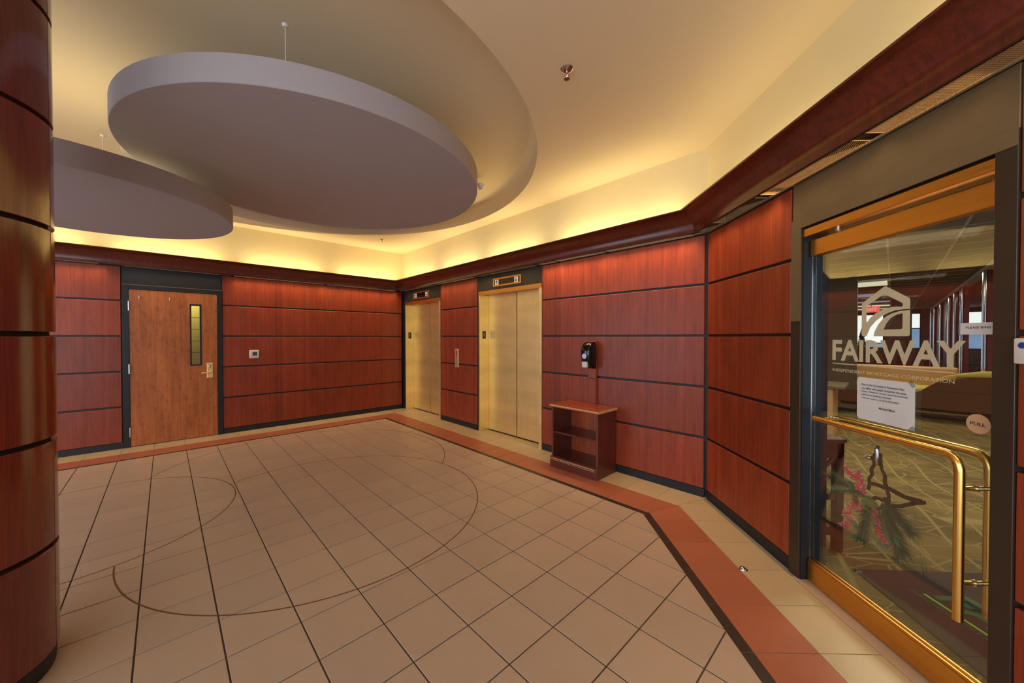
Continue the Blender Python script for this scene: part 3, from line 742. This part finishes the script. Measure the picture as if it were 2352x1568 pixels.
# ================================================================== SMALL THINGS
def sprinkler(x, y, z, label, up=1.0):
    t = empty('sprinkler', (x, y, z), label=label, cat='sprinkler')
    MB().lathe((x, y, z), [(.030*up, 0), (.034*up, -.003), (.026*up, -.012), (.018*up, -.013)], 24).build('escutcheon', 'chrome', t, smooth=True)
    MB().lathe((x, y, z-.01), [(.009, 0), (.009, -.028), (.006, -.03)], 12).build('stem', 'chrome', t, smooth=True)
    mb = MB()
    for s_ in (1, -1): mb.tube([(x, y+s_*.006, z-.03), (x, y+s_*.013, z-.045), (x, y+s_*.004, z-.062)], .0028, 6)
    mb.build('yoke', 'chrome', t)
    MB().lathe((x, y, z-.062), [(.006, 0), (.018, -.002), (.019, -.005), (.004, -.006)], 16).build('deflector', 'chrome', t, smooth=True)
sprinkler(.362, 2.383, ZC, 'chrome sprinkler head on the plain ceiling near the glass door', 1.25)
sprinkler(-2.302, 6.52, ZC, 'tiny sprinkler head on the ceiling near the far corner')
x, y = -.385, 4.60
t = empty('ceiling_sensor', (x, y, ZR), label='small cream ceiling fixture in the recess by the large disc edge', cat='sensor')
MB().lathe((x, y, ZR-.078), [(.045, 0), (.045, -.006), (.034, -.03), (.028, -.055)], 20).build('housing', 'white', t, smooth=True)
MB().lathe((x, y, ZR-.133), [(.016, 0), (.016, -.01), (.02, -.014), (.018, -.018)], 12).build('tip', 'chrome', t, smooth=True)
t = empty('door_stop', (1.494, 2.331, 0), label='small metal dome door stop on the red border', cat='door stop')
MB().lathe((1.494, 2.331, .001), [(.022, 0), (.022, .003), (.017, .014), (.008, .019)], 20).build('dome', 'chrome', t, smooth=True)
MB().box(1.505, 1.516, 2.312, 2.325, .001, .012).build('bumper', 'black', t, bevel=.002)
cr = MB().wbox(3, 2.104, 2.165, -.001, .022, 1.408, 1.497).build('card_reader', 'white', None, 3, bevel=.005, seg=2, smooth=True, label='white wall reader with blue button beside the glass door', cat='reader')
child_rz(cr); MB().lathe(W(3, 2.128, .0215, 1.472), [(.011, 0), (.011, .002), (.008, .003)], 18, v3(N3)).build('blue_lens', 'blue', cr)

# ================================================================== GLASS OFFICE DOOR
GD = -.065
d2o = struct(MB().wbox(3, 1.047, 1.126, -.16, .006, 0.001, 2.228).wbox(3, 2.035, 2.098, -.16, .006, .001, 2.228).wbox(3, 1.126, 2.035, -.16, .006, 2.168, 2.228), 'door_2', 'bronze_dark', 3, bevel=.0015,
             label='glass office door with brass rails in a dark bronze frame', cat='door')
MB().wbox(3, 1.05, 2.096, WT, .0, 2.2285, 2.455).build('header_panel', 'bronze', d2o, bevel=.002)
MB().wbox(3, 1.048, 2.097, .006, .0075, 2.169, 2.228).wbox(3, 1.048, 1.125, .006, .0075, 1.6, 2.169).build('lit_frame_face', 'bronze', d2o)  # lighter bronze skin: grille light on head and upper jamb put into colour
MB().wbox(3, 1.126, 1.132, -.158, -.006, .001, 2.16).build('jamb_liner', 'frame', d2o)
MB().wbox(3, 1.1265, 1.1345, -.062, -.056, .14, 1.99).build('weather_seal', 'chrome', d2o)
hb = child_rz(MB().wbox(3, 1.130, 2.033, -.10, -.004, 2.110, 2.158).build('closer_cover', 'brass', d2o, bevel=.002))
MB().wbox(3, 1.132, 2.033, -.09, -.02, 2.158, 2.168).build('gap', 'carbon', d2o)
MB().tube([W(3, 1.335, -.035, 2.09), W(3, 1.335, -.035, 2.112)], .012, 12).build('pivot', 'chrome', d2o)
lf = child_rz(MB().wbox(3, 1.139, 2.03, GD-.005, GD+.005, .12, 2.0).build('glass_leaf', 'glass', d2o))
MB().wbox(3, 1.139, 2.033, -.088, -.040, 1.992, 2.088).build('top_rail', 'brass', d2o, bevel=.002)
MB().wbox(3, 1.137, 2.033, -.090, -.041, .008, .128).wbox(3, 1.137, 2.033, -.084, -.072, .126, .140).wbox(3, 1.137, 2.033, -.058, -.046, .126, .140).build('bottom_rail', 'brass', d2o, bevel=.003)
# pull handles, outside and inside
def bend(pts, r, n=7):
    out = [Vector(pts[0])]
    for i in range(1, len(pts)-1):
        p = Vector(pts[i]); a = (Vector(pts[i-1])-p).normalized(); b = (Vector(pts[i+1])-p).normalized()
        for k in range(n+1):
            t = k/n; q0 = p+a*r; q1 = p+b*r
            out.append(q0*(1-t)**2+p*2*t*(1-t)+q1*t*t)
    return out+[Vector(pts[-1])]
for nm, d, sv in (('pull_handle', .012, 1.949), ('pull_handle', -.118, 1.937)):
    MB().tube(bend([W(3, 1.25, d, 1.028), W(3, sv, d, 1.034), W(3, sv, d, .386)], .062), .0158, 16).build(nm, 'brass_tube', d2o, smooth=True)
for s_, z in ((1.943, .905), (1.943, .530), (1.275, 1.028)):
    MB().tube([W(3, s_, .012, z), W(3, s_, -.118, z)], .0085, 12).build('standoff', 'brass_tube', d2o, smooth=True)
    MB().tube([W(3, s_, GD+.013, z), W(3, s_, GD+.005, z)], .0135, 12).build('washer', 'chrome', d2o, smooth=True)
# lettering and emblem on the glass
NG = v3(N3)
def g3(s0, z0): return lambda x, y: W(3, s0+x, GD+.0054, z0+y)
fl = text_mb('FAIRWAY', g3(1.281, 1.369), .623, .117, bold=.028, nrm=NG); fl.build('door_lettering', 'vinyl', d2o)
MB().wbox(3, 1.283, 1.866, GD+.0052, GD+.006, 1.3495, 1.3545).build('underline', 'vinyl', d2o)
text_mb('INDEPENDENT MORTGAGE CORPORATION', g3(1.283, 1.307), .584, .017, bold=.006, nrm=NG).build('door_lettering', 'vinyl', d2o)
def poly_fill(outer, holes, d, name, mat, parent):
    bm = bmesh.new(); ed = []
    for ring in [outer]+holes:
        vs = [bm.verts.new(W(3, s_, d, z)) for s_, z in ring]; ed += [bm.edges.new((vs[i], vs[(i+1) % len(vs)])) for i in range(len(vs))]
    bmesh.ops.triangle_fill(bm, edges=ed, use_beauty=False, use_dissolve=False)
    mb = MB(); bm.verts.index_update(); mb.add([v.co for v in bm.verts], [tuple(v.index for v in f.verts) for f in bm.faces]); bm.free()
    return mb.build(name, mat, parent)
e_out = [(1.457, 1.670), (1.459, 1.678), (1.570, 1.748), (1.576, 1.750), (1.583, 1.749), (1.688, 1.682), (1.693, 1.674), (1.693, 1.630), (1.659, 1.631), (1.626, 1.628), (1.593, 1.618), (1.566, 1.606), (1.532, 1.581), (1.504, 1.55), (1.485, 1.506), (1.464, 1.505), (1.457, 1.512)]
e_in = [(1.573, 1.713), (1.657, 1.662), (1.660, 1.656), (1.660, 1.643), (1.635, 1.646), (1.611, 1.645), (1.571, 1.639), (1.529, 1.619), (1.504, 1.600), (1.487, 1.577), (1.483, 1.582), (1.483, 1.66)]
poly_fill(e_out, [e_in], GD+.006, 'door_emblem', 'vinyl', d2o)
p_out = [(1.521, 1.505), (1.527, 1.530), (1.545, 1.564), (1.567, 1.59), (1.588, 1.604), (1.611, 1.615), (1.647, 1.624), (1.693, 1.626), (1.693, 1.512), (1.687, 1.505)]
p_in = [(1.660, 1.613), (1.660, 1.544), (1.655, 1.538), (1.572, 1.537), (1.585, 1.567), (1.606, 1.593), (1.632, 1.607)]
poly_fill(p_out, [p_in], GD+.006, 'door_emblem', 'vinyl', d2o)
st_ = child_rz(MB().lathe(W(3, 1.946, GD+.005, 1.160), [(.0385, 0), (.0385, .0008)], 40, NG).build('pull_sticker', 'sticker', d2o))
text_mb('PULL', g3(1.922, 1.153), .048, .013, bold=.01, nrm=NG*3).build('sticker_lettering', 'ink', st_)
# taped notice
nt = empty('notice', W(3, 1.58, GD+.007, 1.07), 3, label='white typed paper notice taped on the glass office door', cat='notice')
mb = MB(); nx, nz = 12, 8
def np_(i, j):
    u, v = i/nx, j/nz; s_ = 1.4395+u*.2815; z = 1.073+v*.218-.004*u*(1-v)*0
    return W(3, s_, GD+.0092+.0022*math.sin(u*9+v*2)*(1-v)*.8+.0012*math.sin(u*23)*(1-v), z)
mb.add([np_(i, j) for j in range(nz+1) for i in range(nx+1)], [(j*(nx+1)+i, j*(nx+1)+i+1, (j+1)*(nx+1)+i+1, (j+1)*(nx+1)+i) for j in range(nz) for i in range(nx)])
mb.build('sheet', 'paper', nt, smooth=True)
lines = [('Due to the Coronavirus Prevention Plan', 1.469, 1.749, 1.250, .279, 1), ('our office will remain closed for the time', 1.469, 0, 1.2315, .289, 1), ('being.  However, we are open for business', 1.469, 0, 1.2145, 0, 1), ('and we are working remotely.', 1.469, 0, 1.1975, 0, 1), ('You can reach us at (610) 432-0900', 1.470, 0, 1.1805, 0, 1)]
for (tx, s0, _, z, _, _), wd in zip(lines, (.210, .218, .225, .152, .184)):
    text_mb(tx, lambda x, y, s0=s0, z=z: W(3, s0+x, GD+.0128, z+y), wd, .0105, bold=.012, nrm=NG).build('text_line', 'ink', nt)
text_mb('Michael Mann', lambda x, y: W(3, 1.561+x, GD+.0128, 1.141+y), .078, .0105, bold=.012, nrm=NG).build('text_line', 'ink', nt)
for s0, z0, a in ((1.436, 1.283, .9), (1.712, 1.285, -.9), (1.436, 1.08, -.8), (1.712, 1.078, .8)):
    c, s_ = math.cos(a)*.016, math.sin(a)*.016
    pts = [W(3, s0+x*c-y*s_*.6, GD+.0130, z0+x*s_+y*c*.6) for x, y in ((-1, -1), (1, -1), (1, 1), (-1, 1))]
    MB().prism(pts, NG*.0003).build('tape', 'tape', nt)
rg = empty('paper_sign', W(3, 1.95, GD-.008, 1.51), 3, label='narrow paper sign asking to ring stuck on the glass door edge', cat='sign')
MB().wbox(3, 1.878, 2.028, GD+.0052, GD+.0058, 1.511, 1.557).build('strip', 'paper', rg)
text_mb('PLEASE RING BELL', lambda x, y: W(3, 1.903+x, GD+.0062, 1.534+y), .112, .0085, bold=.008, nrm=NG).build('sign_lettering', 'ink', rg)
MB().prism([W(3, 1.872, GD+.0062, 1.505), W(3, 1.884, GD+.0062, 1.505), W(3, 1.884, GD+.0062, 1.568), W(3, 1.872, GD+.0062, 1.566)], NG*.0003).build('tape', 'tape', rg)

# ------------------------------------------------------------------ wreath hung on the inside of the glass
wr_ = empty('wreath', W(3, 1.48, -.10, .45), 3, label='star shaped twig wreath with pink berries and pine hung inside the glass', cat='wreath')
def wp(s_, z, d=-.105): return W(3, s_, d, z)
def twig(a, b, j=.005, n=7, r=.0115):
    p0, p1 = Vector(a), Vector(b); pts = [p0.lerp(p1, i/n)+Vector((R.uniform(-j, j), R.uniform(-j, j), R.uniform(-j, j))) for i in range(n+1)]
    mb = MB()
    for k in range(3):
        o = Vector((R.uniform(-.003, .003), R.uniform(-.004, .004), R.uniform(-.004, .004)))
        mb.tube([p+o+Vector((0, R.uniform(-.002, .002), R.uniform(-.002, .002))) for p in pts], r*.62, 6)
    return mb
for a, b in (((1.513, .905), (1.566, .67)), ((1.483, .895), (1.455, .70)), ((1.462, .735), (1.712, .745)), ((1.712, .745), (1.47, .60)), ((1.566, .69), (1.47, .66))):
    twig(wp(*a), wp(*b)).build('twig', 'twig', wr_, smooth=True)
MB().tube([wp(1.513, .945, -.098), wp(1.522, .93, -.082), wp(1.526, .88, -.078), wp(1.524, .85, -.082)], [.006, .010, .010, .007], 10).build('hook', 'chrome', wr_, smooth=True)
MB().sphere(wp(1.474, .872, -.09), .012, 12, 8).build('hook_knob', 'chrome', wr_, smooth=True)
def sprig(p0, ang, ln, n, nl, mat='green', spread=.9, dd=-.10):
    mb = MB(); c, s_ = math.cos(ang), math.sin(ang)
    pts = [(p0[0]+c*ln*t/8, p0[1]+s_*ln*t/8-.02*(t/8)**2) for t in range(9)]
    mb.tube([wp(x, z, dd) for x, z in pts], [.003-.0002*i for i in range(9)], 5)
    for i in range(n):
        t = R.random()*8*.98; k = int(t); x = pts[k][0]+(pts[k+1][0]-pts[k][0])*(t-k); z = pts[k][1]+(pts[k+1][1]-pts[k][1])*(t-k)
        a = ang+R.choice((-1, 1))*R.uniform(.15, spread); q = nl*R.uniform(.6, 1.1); od = R.uniform(-.35, .35)*q
        e = (x+math.cos(a)*q, z+math.sin(a)*q); wv = .0009
        A, B, D_ = wp(x, z, dd), wp(e[0], e[1], dd+od), wp(x+wv*-math.sin(a)*2, z+wv*math.cos(a)*2, dd)
        E_ = wp(x, z, dd+.002)
        mb.add([A, D_, E_, B], [(0, 1, 3), (1, 2, 3), (2, 0, 3), (0, 2, 1)])
    o = mb.build('pine_sprig', mat, wr_); return o
sprig((1.44, .655), rad(172), .27, 260, .055); sprig((1.44, .645), rad(160), .24, 220, .05, 'sage')
sprig((1.46, .63), rad(-98), .19, 420, .075); sprig((1.49, .64), rad(-75), .17, 380, .075, 'sage')
sprig((1.53, .66), rad(-58), .2, 420, .085); sprig((1.54, .68), rad(-32), .15, 260, .08); sprig((1.55, .64), rad(-70), .2, 300, .07)
sprig((1.42, .66), rad(190), .18, 180, .05, 'green2')
def leaf(c, ang, ln, wd, mat):
    mb = MB(); n = 7; cs, sn = math.cos(ang), math.sin(ang); L_ = []; Rr = []
    for i in range(n+1):
        t = i/n; x = t*ln; y = wd*math.sin(PI*t)**.8
        for q, lst in ((y, L_), (-y, Rr)): lst.append(wp(c[0]+x*cs-q*sn, c[1]+x*sn+q*cs, -.094+.006*abs(q)/wd))
    mid = [wp(c[0]+i/n*ln*cs, c[1]+i/n*ln*sn, -.099) for i in range(n+1)]
    k = n+1; mb.add(L_+mid+Rr, [(i, i+1, k+i+1, k+i) for i in range(n)]+[(k+i, k+i+1, 2*k+i+1, 2*k+i) for i in range(n)])
    mb.build('leaf', mat, wr_, smooth=True)
leaf((1.44, .655), rad(-15), .085, .026, 'sage'); leaf((1.43, .64), rad(-50), .07, .022, 'sage'); leaf((1.40, .67), rad(150), .06, .02, 'green2')
leaf((1.385, .425), rad(-60), .04, .018, 'green2'); leaf((1.60, .54), rad(-50), .07, .016, 'green2'); leaf((1.59, .56), rad(-20), .06, .018, 'green2'); leaf((1.39, .50), rad(-60), .05, .016, 'green2')
def berries(path, wds, n, m1='berry', m2='berry2'):
    a, b = MB(), MB(); pts = [Vector((x, 0, z)) for x, z in path]
    for i in range(n):
        t = i/n*(len(pts)-1)*.999; k = int(t); p = pts[k].lerp(pts[k+1], t-k); wd = wds[k]*(1-(t-k))+wds[k+1]*(t-k)
        c = wp(p.x+R.uniform(-wd, wd), p.z+R.uniform(-wd, wd)*.7, -.088+R.uniform(-.006, .006))
        (a if R.random() < .62 else b).sphere(c, R.uniform(.0042, .0056), 6, 4)
    o = a.build('berry_cluster', m1, wr_, smooth=True, kind='stuff'); b.build('berry_cluster', m2, wr_, smooth=True, kind='stuff')
berries([(1.33, .776), (1.365, .752), (1.40, .742), (1.43, .70), (1.44, .68)], [.006, .010, .030, .032, .016], 120)
berries([(1.415, .785), (1.42, .75), (1.435, .72)], [.008, .018, .02], 40)
berries([(1.425, .60), (1.385, .565), (1.325, .50)], [.026, .024, .014], 70); berries([(1.385, .52), (1.345, .455), (1.30, .435)], [.018, .014, .008], 42)
berries([(1.34, .455), (1.352, .42)], [.01, .009], 14)
berries([(1.512, .625), (1.52, .585), (1.524, .55), (1.531, .517), (1.55, .49), (1.566, .462)], [.012, .017, .015, .015, .011, .007], 100)
mb = MB()
for i in range(5): mb.lathe(wp(1.39+i*.002, .635-i*.011, -.095), [(.006, -.004), (.022-abs(i-2)*.004, 0), (.008, .006)], 9, (0.2, 0, 1))
mb.build('pine_cone', 'cone', wr_)

# ================================================================== OFFICE BEYOND THE GLASS
of = [(1.96, -3), (26, -3), (26, 26), (4.5, 26), (3.6, 4.9), (1.96, 3.45)]
struct(MB().prism([Vector((x, y, -.1)) for x, y in of], (0, 0, .098)), 'floor', 'carpet', label='olive leaf patterned carpet in the office', cat='carpet', origin=(0, 0, 0))
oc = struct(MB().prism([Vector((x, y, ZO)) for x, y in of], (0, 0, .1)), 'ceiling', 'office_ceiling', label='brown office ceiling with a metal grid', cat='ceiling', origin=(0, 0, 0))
oc['rz_'] = 0.0
mb = MB()
for i in range(40): mb.abox(-1-i*.61-.011, -1-i*.61+.011, 5.4, 8.15, ZO-.012, ZO-.001)
for b in (5.85, 7.07, 7.68): mb.abox(-25, -1, b-.011, b+.011, ZO-.012, ZO-.001)
mb.build('ceiling_grid', 'tbar', oc, kind='stuff')
def fixture(a, b0, b1, wd, mat, label):
    t = empty('ceiling_light', AB(a, (b0+b1)/2, ZO-.03), 1, label=label, cat='ceiling light', group='office ceiling lights')
    for x0, x1, y0, y1 in ((a-wd/2, a+wd/2, b0, b0+.03), (a-wd/2, a+wd/2, b1-.03, b1), (a-wd/2, a-wd/2+.03, b0+.03, b1-.03), (a+wd/2-.03, a+wd/2, b0+.03, b1-.03)):
        MB().abox(x0, x1, y0, y1, ZO-.035, ZO-.013).build('light_frame', 'white', t)
    MB().abox(a-wd/2+.028, a+wd/2-.028, b0+.028, b1-.028, ZO-.025, ZO-.013).build('diffuser', mat, t)
for i, (a, wd, mt, lb) in enumerate(((-8.15, 1.1, 'troffer', 'nearest cream ceiling light strip seen above the door emblem'), (-11.3, 1.15, 'troffer_blue', 'second ceiling light, bluish, beyond the nearest cream strip'), (-14.2, .8, 'troffer_blue', 'third ceiling light counted from the glass door, bluish'), (-16.4, .9, 'troffer', 'fourth ceiling light counted from the glass door'), (-18.6, .7, 'troffer', 'farthest office ceiling light before the windows'))):
    fixture(a, 5.75, 7.06, wd, mt, lb)
# olive partition, counter, jar
struct(MB().abox(-6.56, -6.44, 2.2, 6.63, .06, ZO), 'wall_olive', 'olive_wall', label='olive office partition wall behind the reception counter', cat='wall')
struct(MB().abox(-6.55, -6.43, 2.2, 6.62, 0, .06), 'baseboard_olive', 'reveal', label='black baseboard of the olive partition', cat='baseboard')
ct = empty('reception_counter', AB(-3.8, 5.9, 0), 1, label='red cherry reception counter with olive top seen through the door', cat='counter')
MB().abox(-4.12, -3.50, 5.05, 6.46, .03, .735).build('front_panel', 'panel', ct, bevel=.003)
MB().abox(-4.20, -3.44, 4.95, 6.66, .745, .785).build('counter_top', 'olive_wall', ct, bevel=.004)
MB().abox(-4.16, -3.47, 6.46, 6.53, .0, .745).build('end_panel', 'edge', ct, bevel=.003)
MB().abox(-4.0, -3.56, 5.1, 6.46, .0, .03).build('kick', 'reveal', ct)
jr = empty('glass_jar', AB(-3.68, 6.33, .785), label='clear glass jar with lid on the reception counter', cat='jar')
jc = AB(-3.68, 6.33, .786)
MB().lathe(jc, [(.085, 0), (.09, .01), (.09, .22), (.075, .25), (.07, .262)], 28).build('jar_body', 'jar', jr, smooth=True)
MB().lathe(jc+Vector((0, 0, .264)), [(.076, 0), (.08, .012), (.04, .035), (.012, .045), (.026, .062), (.026, .078), (.008, .088)], 24).build('jar_lid', 'jar', jr, smooth=True)
# console table with crossed braces beside the door
tb = empty('side_table', (2.15, 2.9, 0), label='dark brown side table with crossed braces just inside the door', cat='table')
X0, X1, Y0, Y1 = 1.985, 2.325, 2.53, 3.30
MB().box(X0-.0, X1+.01, Y0-.01, Y1, .765, .79).build('table_top', 'table', tb, bevel=.003)
MB().box(X0, X1, Y0, Y0+.03, .655, .765).box(X1-.03, X1, Y0+.03, Y1-.03, .655, .765).build('apron', 'table', tb)
for x in (X0, X1-.05):
    for y in (Y0, Y1-.05): MB().box(x, x+.05, y, y+.05, 0, .76).build('leg', 'table', tb, bevel=.002)
for z in (.38, .13):
    MB().box(X0+.05, X1-.05, Y0+.01, Y0+.035, z-.02, z+.02 if z > .2 else z+.035).build('rail', 'table', tb)
for za, zb in ((.66, .40), (.36, .165)):
    MB().tube([(X0+.05, Y0+.022, zb if za > .5 else za), (X1-.05, Y0+.022, za if za > .5 else zb)], .013, 4).build('brace', 'table', tb)
# chaise
so = empty('chaise', AB(-6.5, 7.9, 0), 1, label='yellow and brown striped chaise behind the paper notice', cat='sofa')
a0 = -6.42
back = [(6.35, .20), (8.75, .20), (8.75, .79), (8.3, .80), (7.95, .77), (7.72, .72), (7.60, .62), (7.50, .52), (7.38, .46), (6.35, .44)]
MB().prism([AB(a0, b, z) for b, z in back], v3(E1)*-.1).build('outer_back', 'sofa_brown', so)
MB().abox(-7.25, -6.53, 6.35, 8.7, .2, .42).build('seat_base', 'sofa_brown', so, bevel=.02)
MB().abox(-7.22, -6.54, 6.3, 8.6, .42, .56).build('seat_cushion', 'yellow', so, bevel=.05, seg=3, smooth=True)
cpb = [(7.46, .44), (7.60, .56), (7.66, .70), (7.80, .80), (8.1, .86), (8.4, .90), (8.75, .91), (8.75, .5), (7.6, .44)]
MB().prism([AB(a0-.1, b, z) for b, z in cpb], v3(E1)*-.14).build('back_cushion', 'sofa_yellow', so, bevel=.02, smooth=True)
MB().abox(-7.35, -7.2, 6.4, 8.0, .45, .92).build('far_arm', 'edge', so, bevel=.05, seg=3, smooth=True)
MB().tube([AB(a0-.06, 8.72, .86), AB(a0-.06, 8.2, .86), AB(a0-.06, 7.9, .82)], [.07, .06, .03], 12).build('rolled_top', 'yellow', so, smooth=True)
MB().abox(-7.2, a0-.01, 6.4, 8.7, .15, .195).build('rail', 'carbon', so)
for a, b in ((-6.5, 6.5), (-6.5, 8.55), (-7.1, 6.5), (-7.1, 8.55)): MB().tube([AB(a, b, .16), AB(a, b, .0)], [.035, .018], 8).build('leg', 'table', so)
# partition of cherry posts with chrome edges
pt = empty('wall_partition', AB(-12, 8.25, 0), 1, kind='structure', label='row of cherry posts with chrome edges and red panels in the office', cat='wall')
BP = 8.26
posts = [7.05, 10.1, 11.45, 13.0, 15.8, 18.6, 20.4]
for i, a in enumerate([6.95]+[10.1, 11.5, 13.05, 15.85, 18.7, 20.6]):
    MB().abox(-a-.35, -a, BP, BP+.10, 0, ZO-.05).build('post', 'red_far', pt)
    MB().tube([AB(-a+.005, BP-.01, .02), AB(-a+.005, BP-.01, ZO-.06)], .035, 10).build('chrome_edge', 'chrome', pt, smooth=True)
for a0_, a1_ in ((10.45, 11.46), (11.85, 13.0), (13.4, 15.8), (16.2, 18.65)):
    MB().abox(-a1_, -a0_, BP+.05, BP+.08, 0, ZO-.05).build('panel', 'red_far', pt)
    MB().abox(-(a0_+a1_)/2-.03, -(a0_+a1_)/2+.03, BP+.02, BP+.05, 0, ZO-.05).build('chrome_strip', 'chrome', pt)
MB().abox(-21, -1, BP-.03, BP+.11, ZO-.055, ZO-.002).build('head_rail', 'tbar', pt)
# far wall with lit windows
fw = empty('wall_far', AB(-21, 8, 0), 1, kind='structure', label='far red office wall with lit windows', cat='wall')
FA = -21.0
wins = [(2.5, 5.6), (5.75, 6.82), (7.66, 7.98), (8.7, 9.9), (10.1, 11.3), (11.5, 13.5), (13.7, 16)]
edges = [1.5]+[x for w_ in wins for x in w_]+[18]
for i in range(0, len(edges), 2): MB().abox(FA-.1, FA, edges[i], edges[i+1], 0, ZO).build('panel', 'red_far', fw)
for i, (b0, b1) in enumerate(wins):
    MB().abox(FA-.1, FA, b0, b1, 0, .98).build('sill_panel', 'red_far' if i < 3 else 'ripple', fw)
    MB().abox(FA-.1, FA, b0, b1, 2.56, ZO).build('head_panel', 'frame', fw)
    zb = 1.22 if i < 2 else 1.9
    fr = MB()
    fr.abox(FA-.06, FA+.01, b0, b0+.04, .98, 2.56).abox(FA-.06, FA+.01, b1-.04, b1, .98, 2.56).abox(FA-.06, FA+.01, b0+.04, b1-.04, .98, 1.02).abox(FA-.06, FA+.01, b0+.04, b1-.04, zb-.02, zb+.02)
    fr.build('window_frame', 'frame', fw)
    MB().abox(FA-.05, FA-.03, b0+.03, b1-.03, zb, 2.56).build('blind', 'win_blind', fw)
    MB().abox(FA-.08, FA-.06, b0+.03, b1-.03, .98, zb).build('window_view', 'win_sky', fw)
struct(MB().abox(-25, 0, 16, 16.1, 0, ZO), 'wall_end', 'red_far', label='dim end wall closing the office', cat='wall')
# christmas tree
tc = AB(-15.6, 6.30, 0)
tr = empty('christmas_tree', tc, label='slim artificial christmas tree far inside the office', cat='tree')
MB().tube([tc, tc+Vector((0, 0, 1.85))], [.03, .01], 8).build('trunk', 'twig', tr)
mb = MB()
for i in range(420):
    t = R.random()**.8; z = .25+t*1.6; r_ = .42*(1-t)+.03; a = R.uniform(0, 2*PI)
    p = tc+Vector((0, 0, z)); e = p+Vector((math.cos(a)*r_, math.sin(a)*r_, -.06-R.random()*.05)); sd = Vector((-math.sin(a), math.cos(a), 0))*.028
    mb.add([p, (p+e)/2+sd, e, (p+e)/2-sd, (p+e)/2+Vector((0, 0, .02))], [(0, 1, 4), (1, 2, 4), (2, 3, 4), (3, 0, 4), (0, 3, 2, 1)])
mb.build('foliage', 'far_green', tr, kind='stuff')
mb = MB()
for i in range(60):
    t = R.random(); a = R.uniform(0, 2*PI); r_ = .42*(1-t)+.02; mb.sphere(tc+Vector((math.cos(a)*r_, math.sin(a)*r_, .2+t*1.55)), .02, 6, 4)
mb.build('ornaments', 'chrome', tr, kind='stuff', smooth=True)
# exit signs
def exit_sign(a, b, z, label):
    t = empty('exit_sign', AB(a, b, z), 1, label=label, cat='sign')
    MB().abox(a-.03, a+.03, b-.19, b+.19, z, z+.2).build('sign_body', 'exit', t, bevel=.006)
    text_mb('EXIT', lambda x, y: AB(a+.032, b-.13+x, z+.05+y), .26, .1, bold=.02, nrm=v3(E1)).build('sign_lettering', 'white', t)
    MB().tube([AB(a, b, z+.2), AB(a, b, ZO)], .012, 6).build('hanger', 'redbtn', t)
exit_sign(-13.0, 6.63, 2.30, 'red exit sign hanging above the christmas tree')
exit_sign(-14.0, 11.4, 2.30, 'red exit sign seen between the cherry posts')
# doormat
mq = [W(3, 1.03, -.425, 0), W(3, 2.4, -.225, 0), W(3, 2.45, -1.22, 0), W(3, 1.056, -1.22, 0)]
mat = empty('doormat', W(3, 1.7, -.7, 0), 3, label='dark doormat with green lettering inside the glass door', cat='doormat')
MB().prism([p+Vector((0, 0, -.001)) for p in mq], (0, 0, .007)).build('mat_base', 'mat_dark', mat)
def mline(s0, d0): return lambda x, y: W(3, s0+x, d0-y, .0066)
MB().prism([W(3, 1.255, -.612, .006), W(3, 2.2, -.585, .006), W(3, 2.2, -.600, .006), W(3, 1.255, -.627, .006)], (0, 0, .001)).build('mat_line', 'mat_lime', mat)
text_mb('FAIRWAY', mline(1.27, -.65), 1.05, .19, bold=.03, nrm=(0, 0, 1)).build('mat_lettering', 'mat_green', mat)
text_mb('INDEPENDENT MORTGAGE CORPORATION', mline(1.22, -.565), 1.0, .03, bold=.005, nrm=(0, 0, 1)).build('mat_lettering', 'mat_green', mat)
finish()
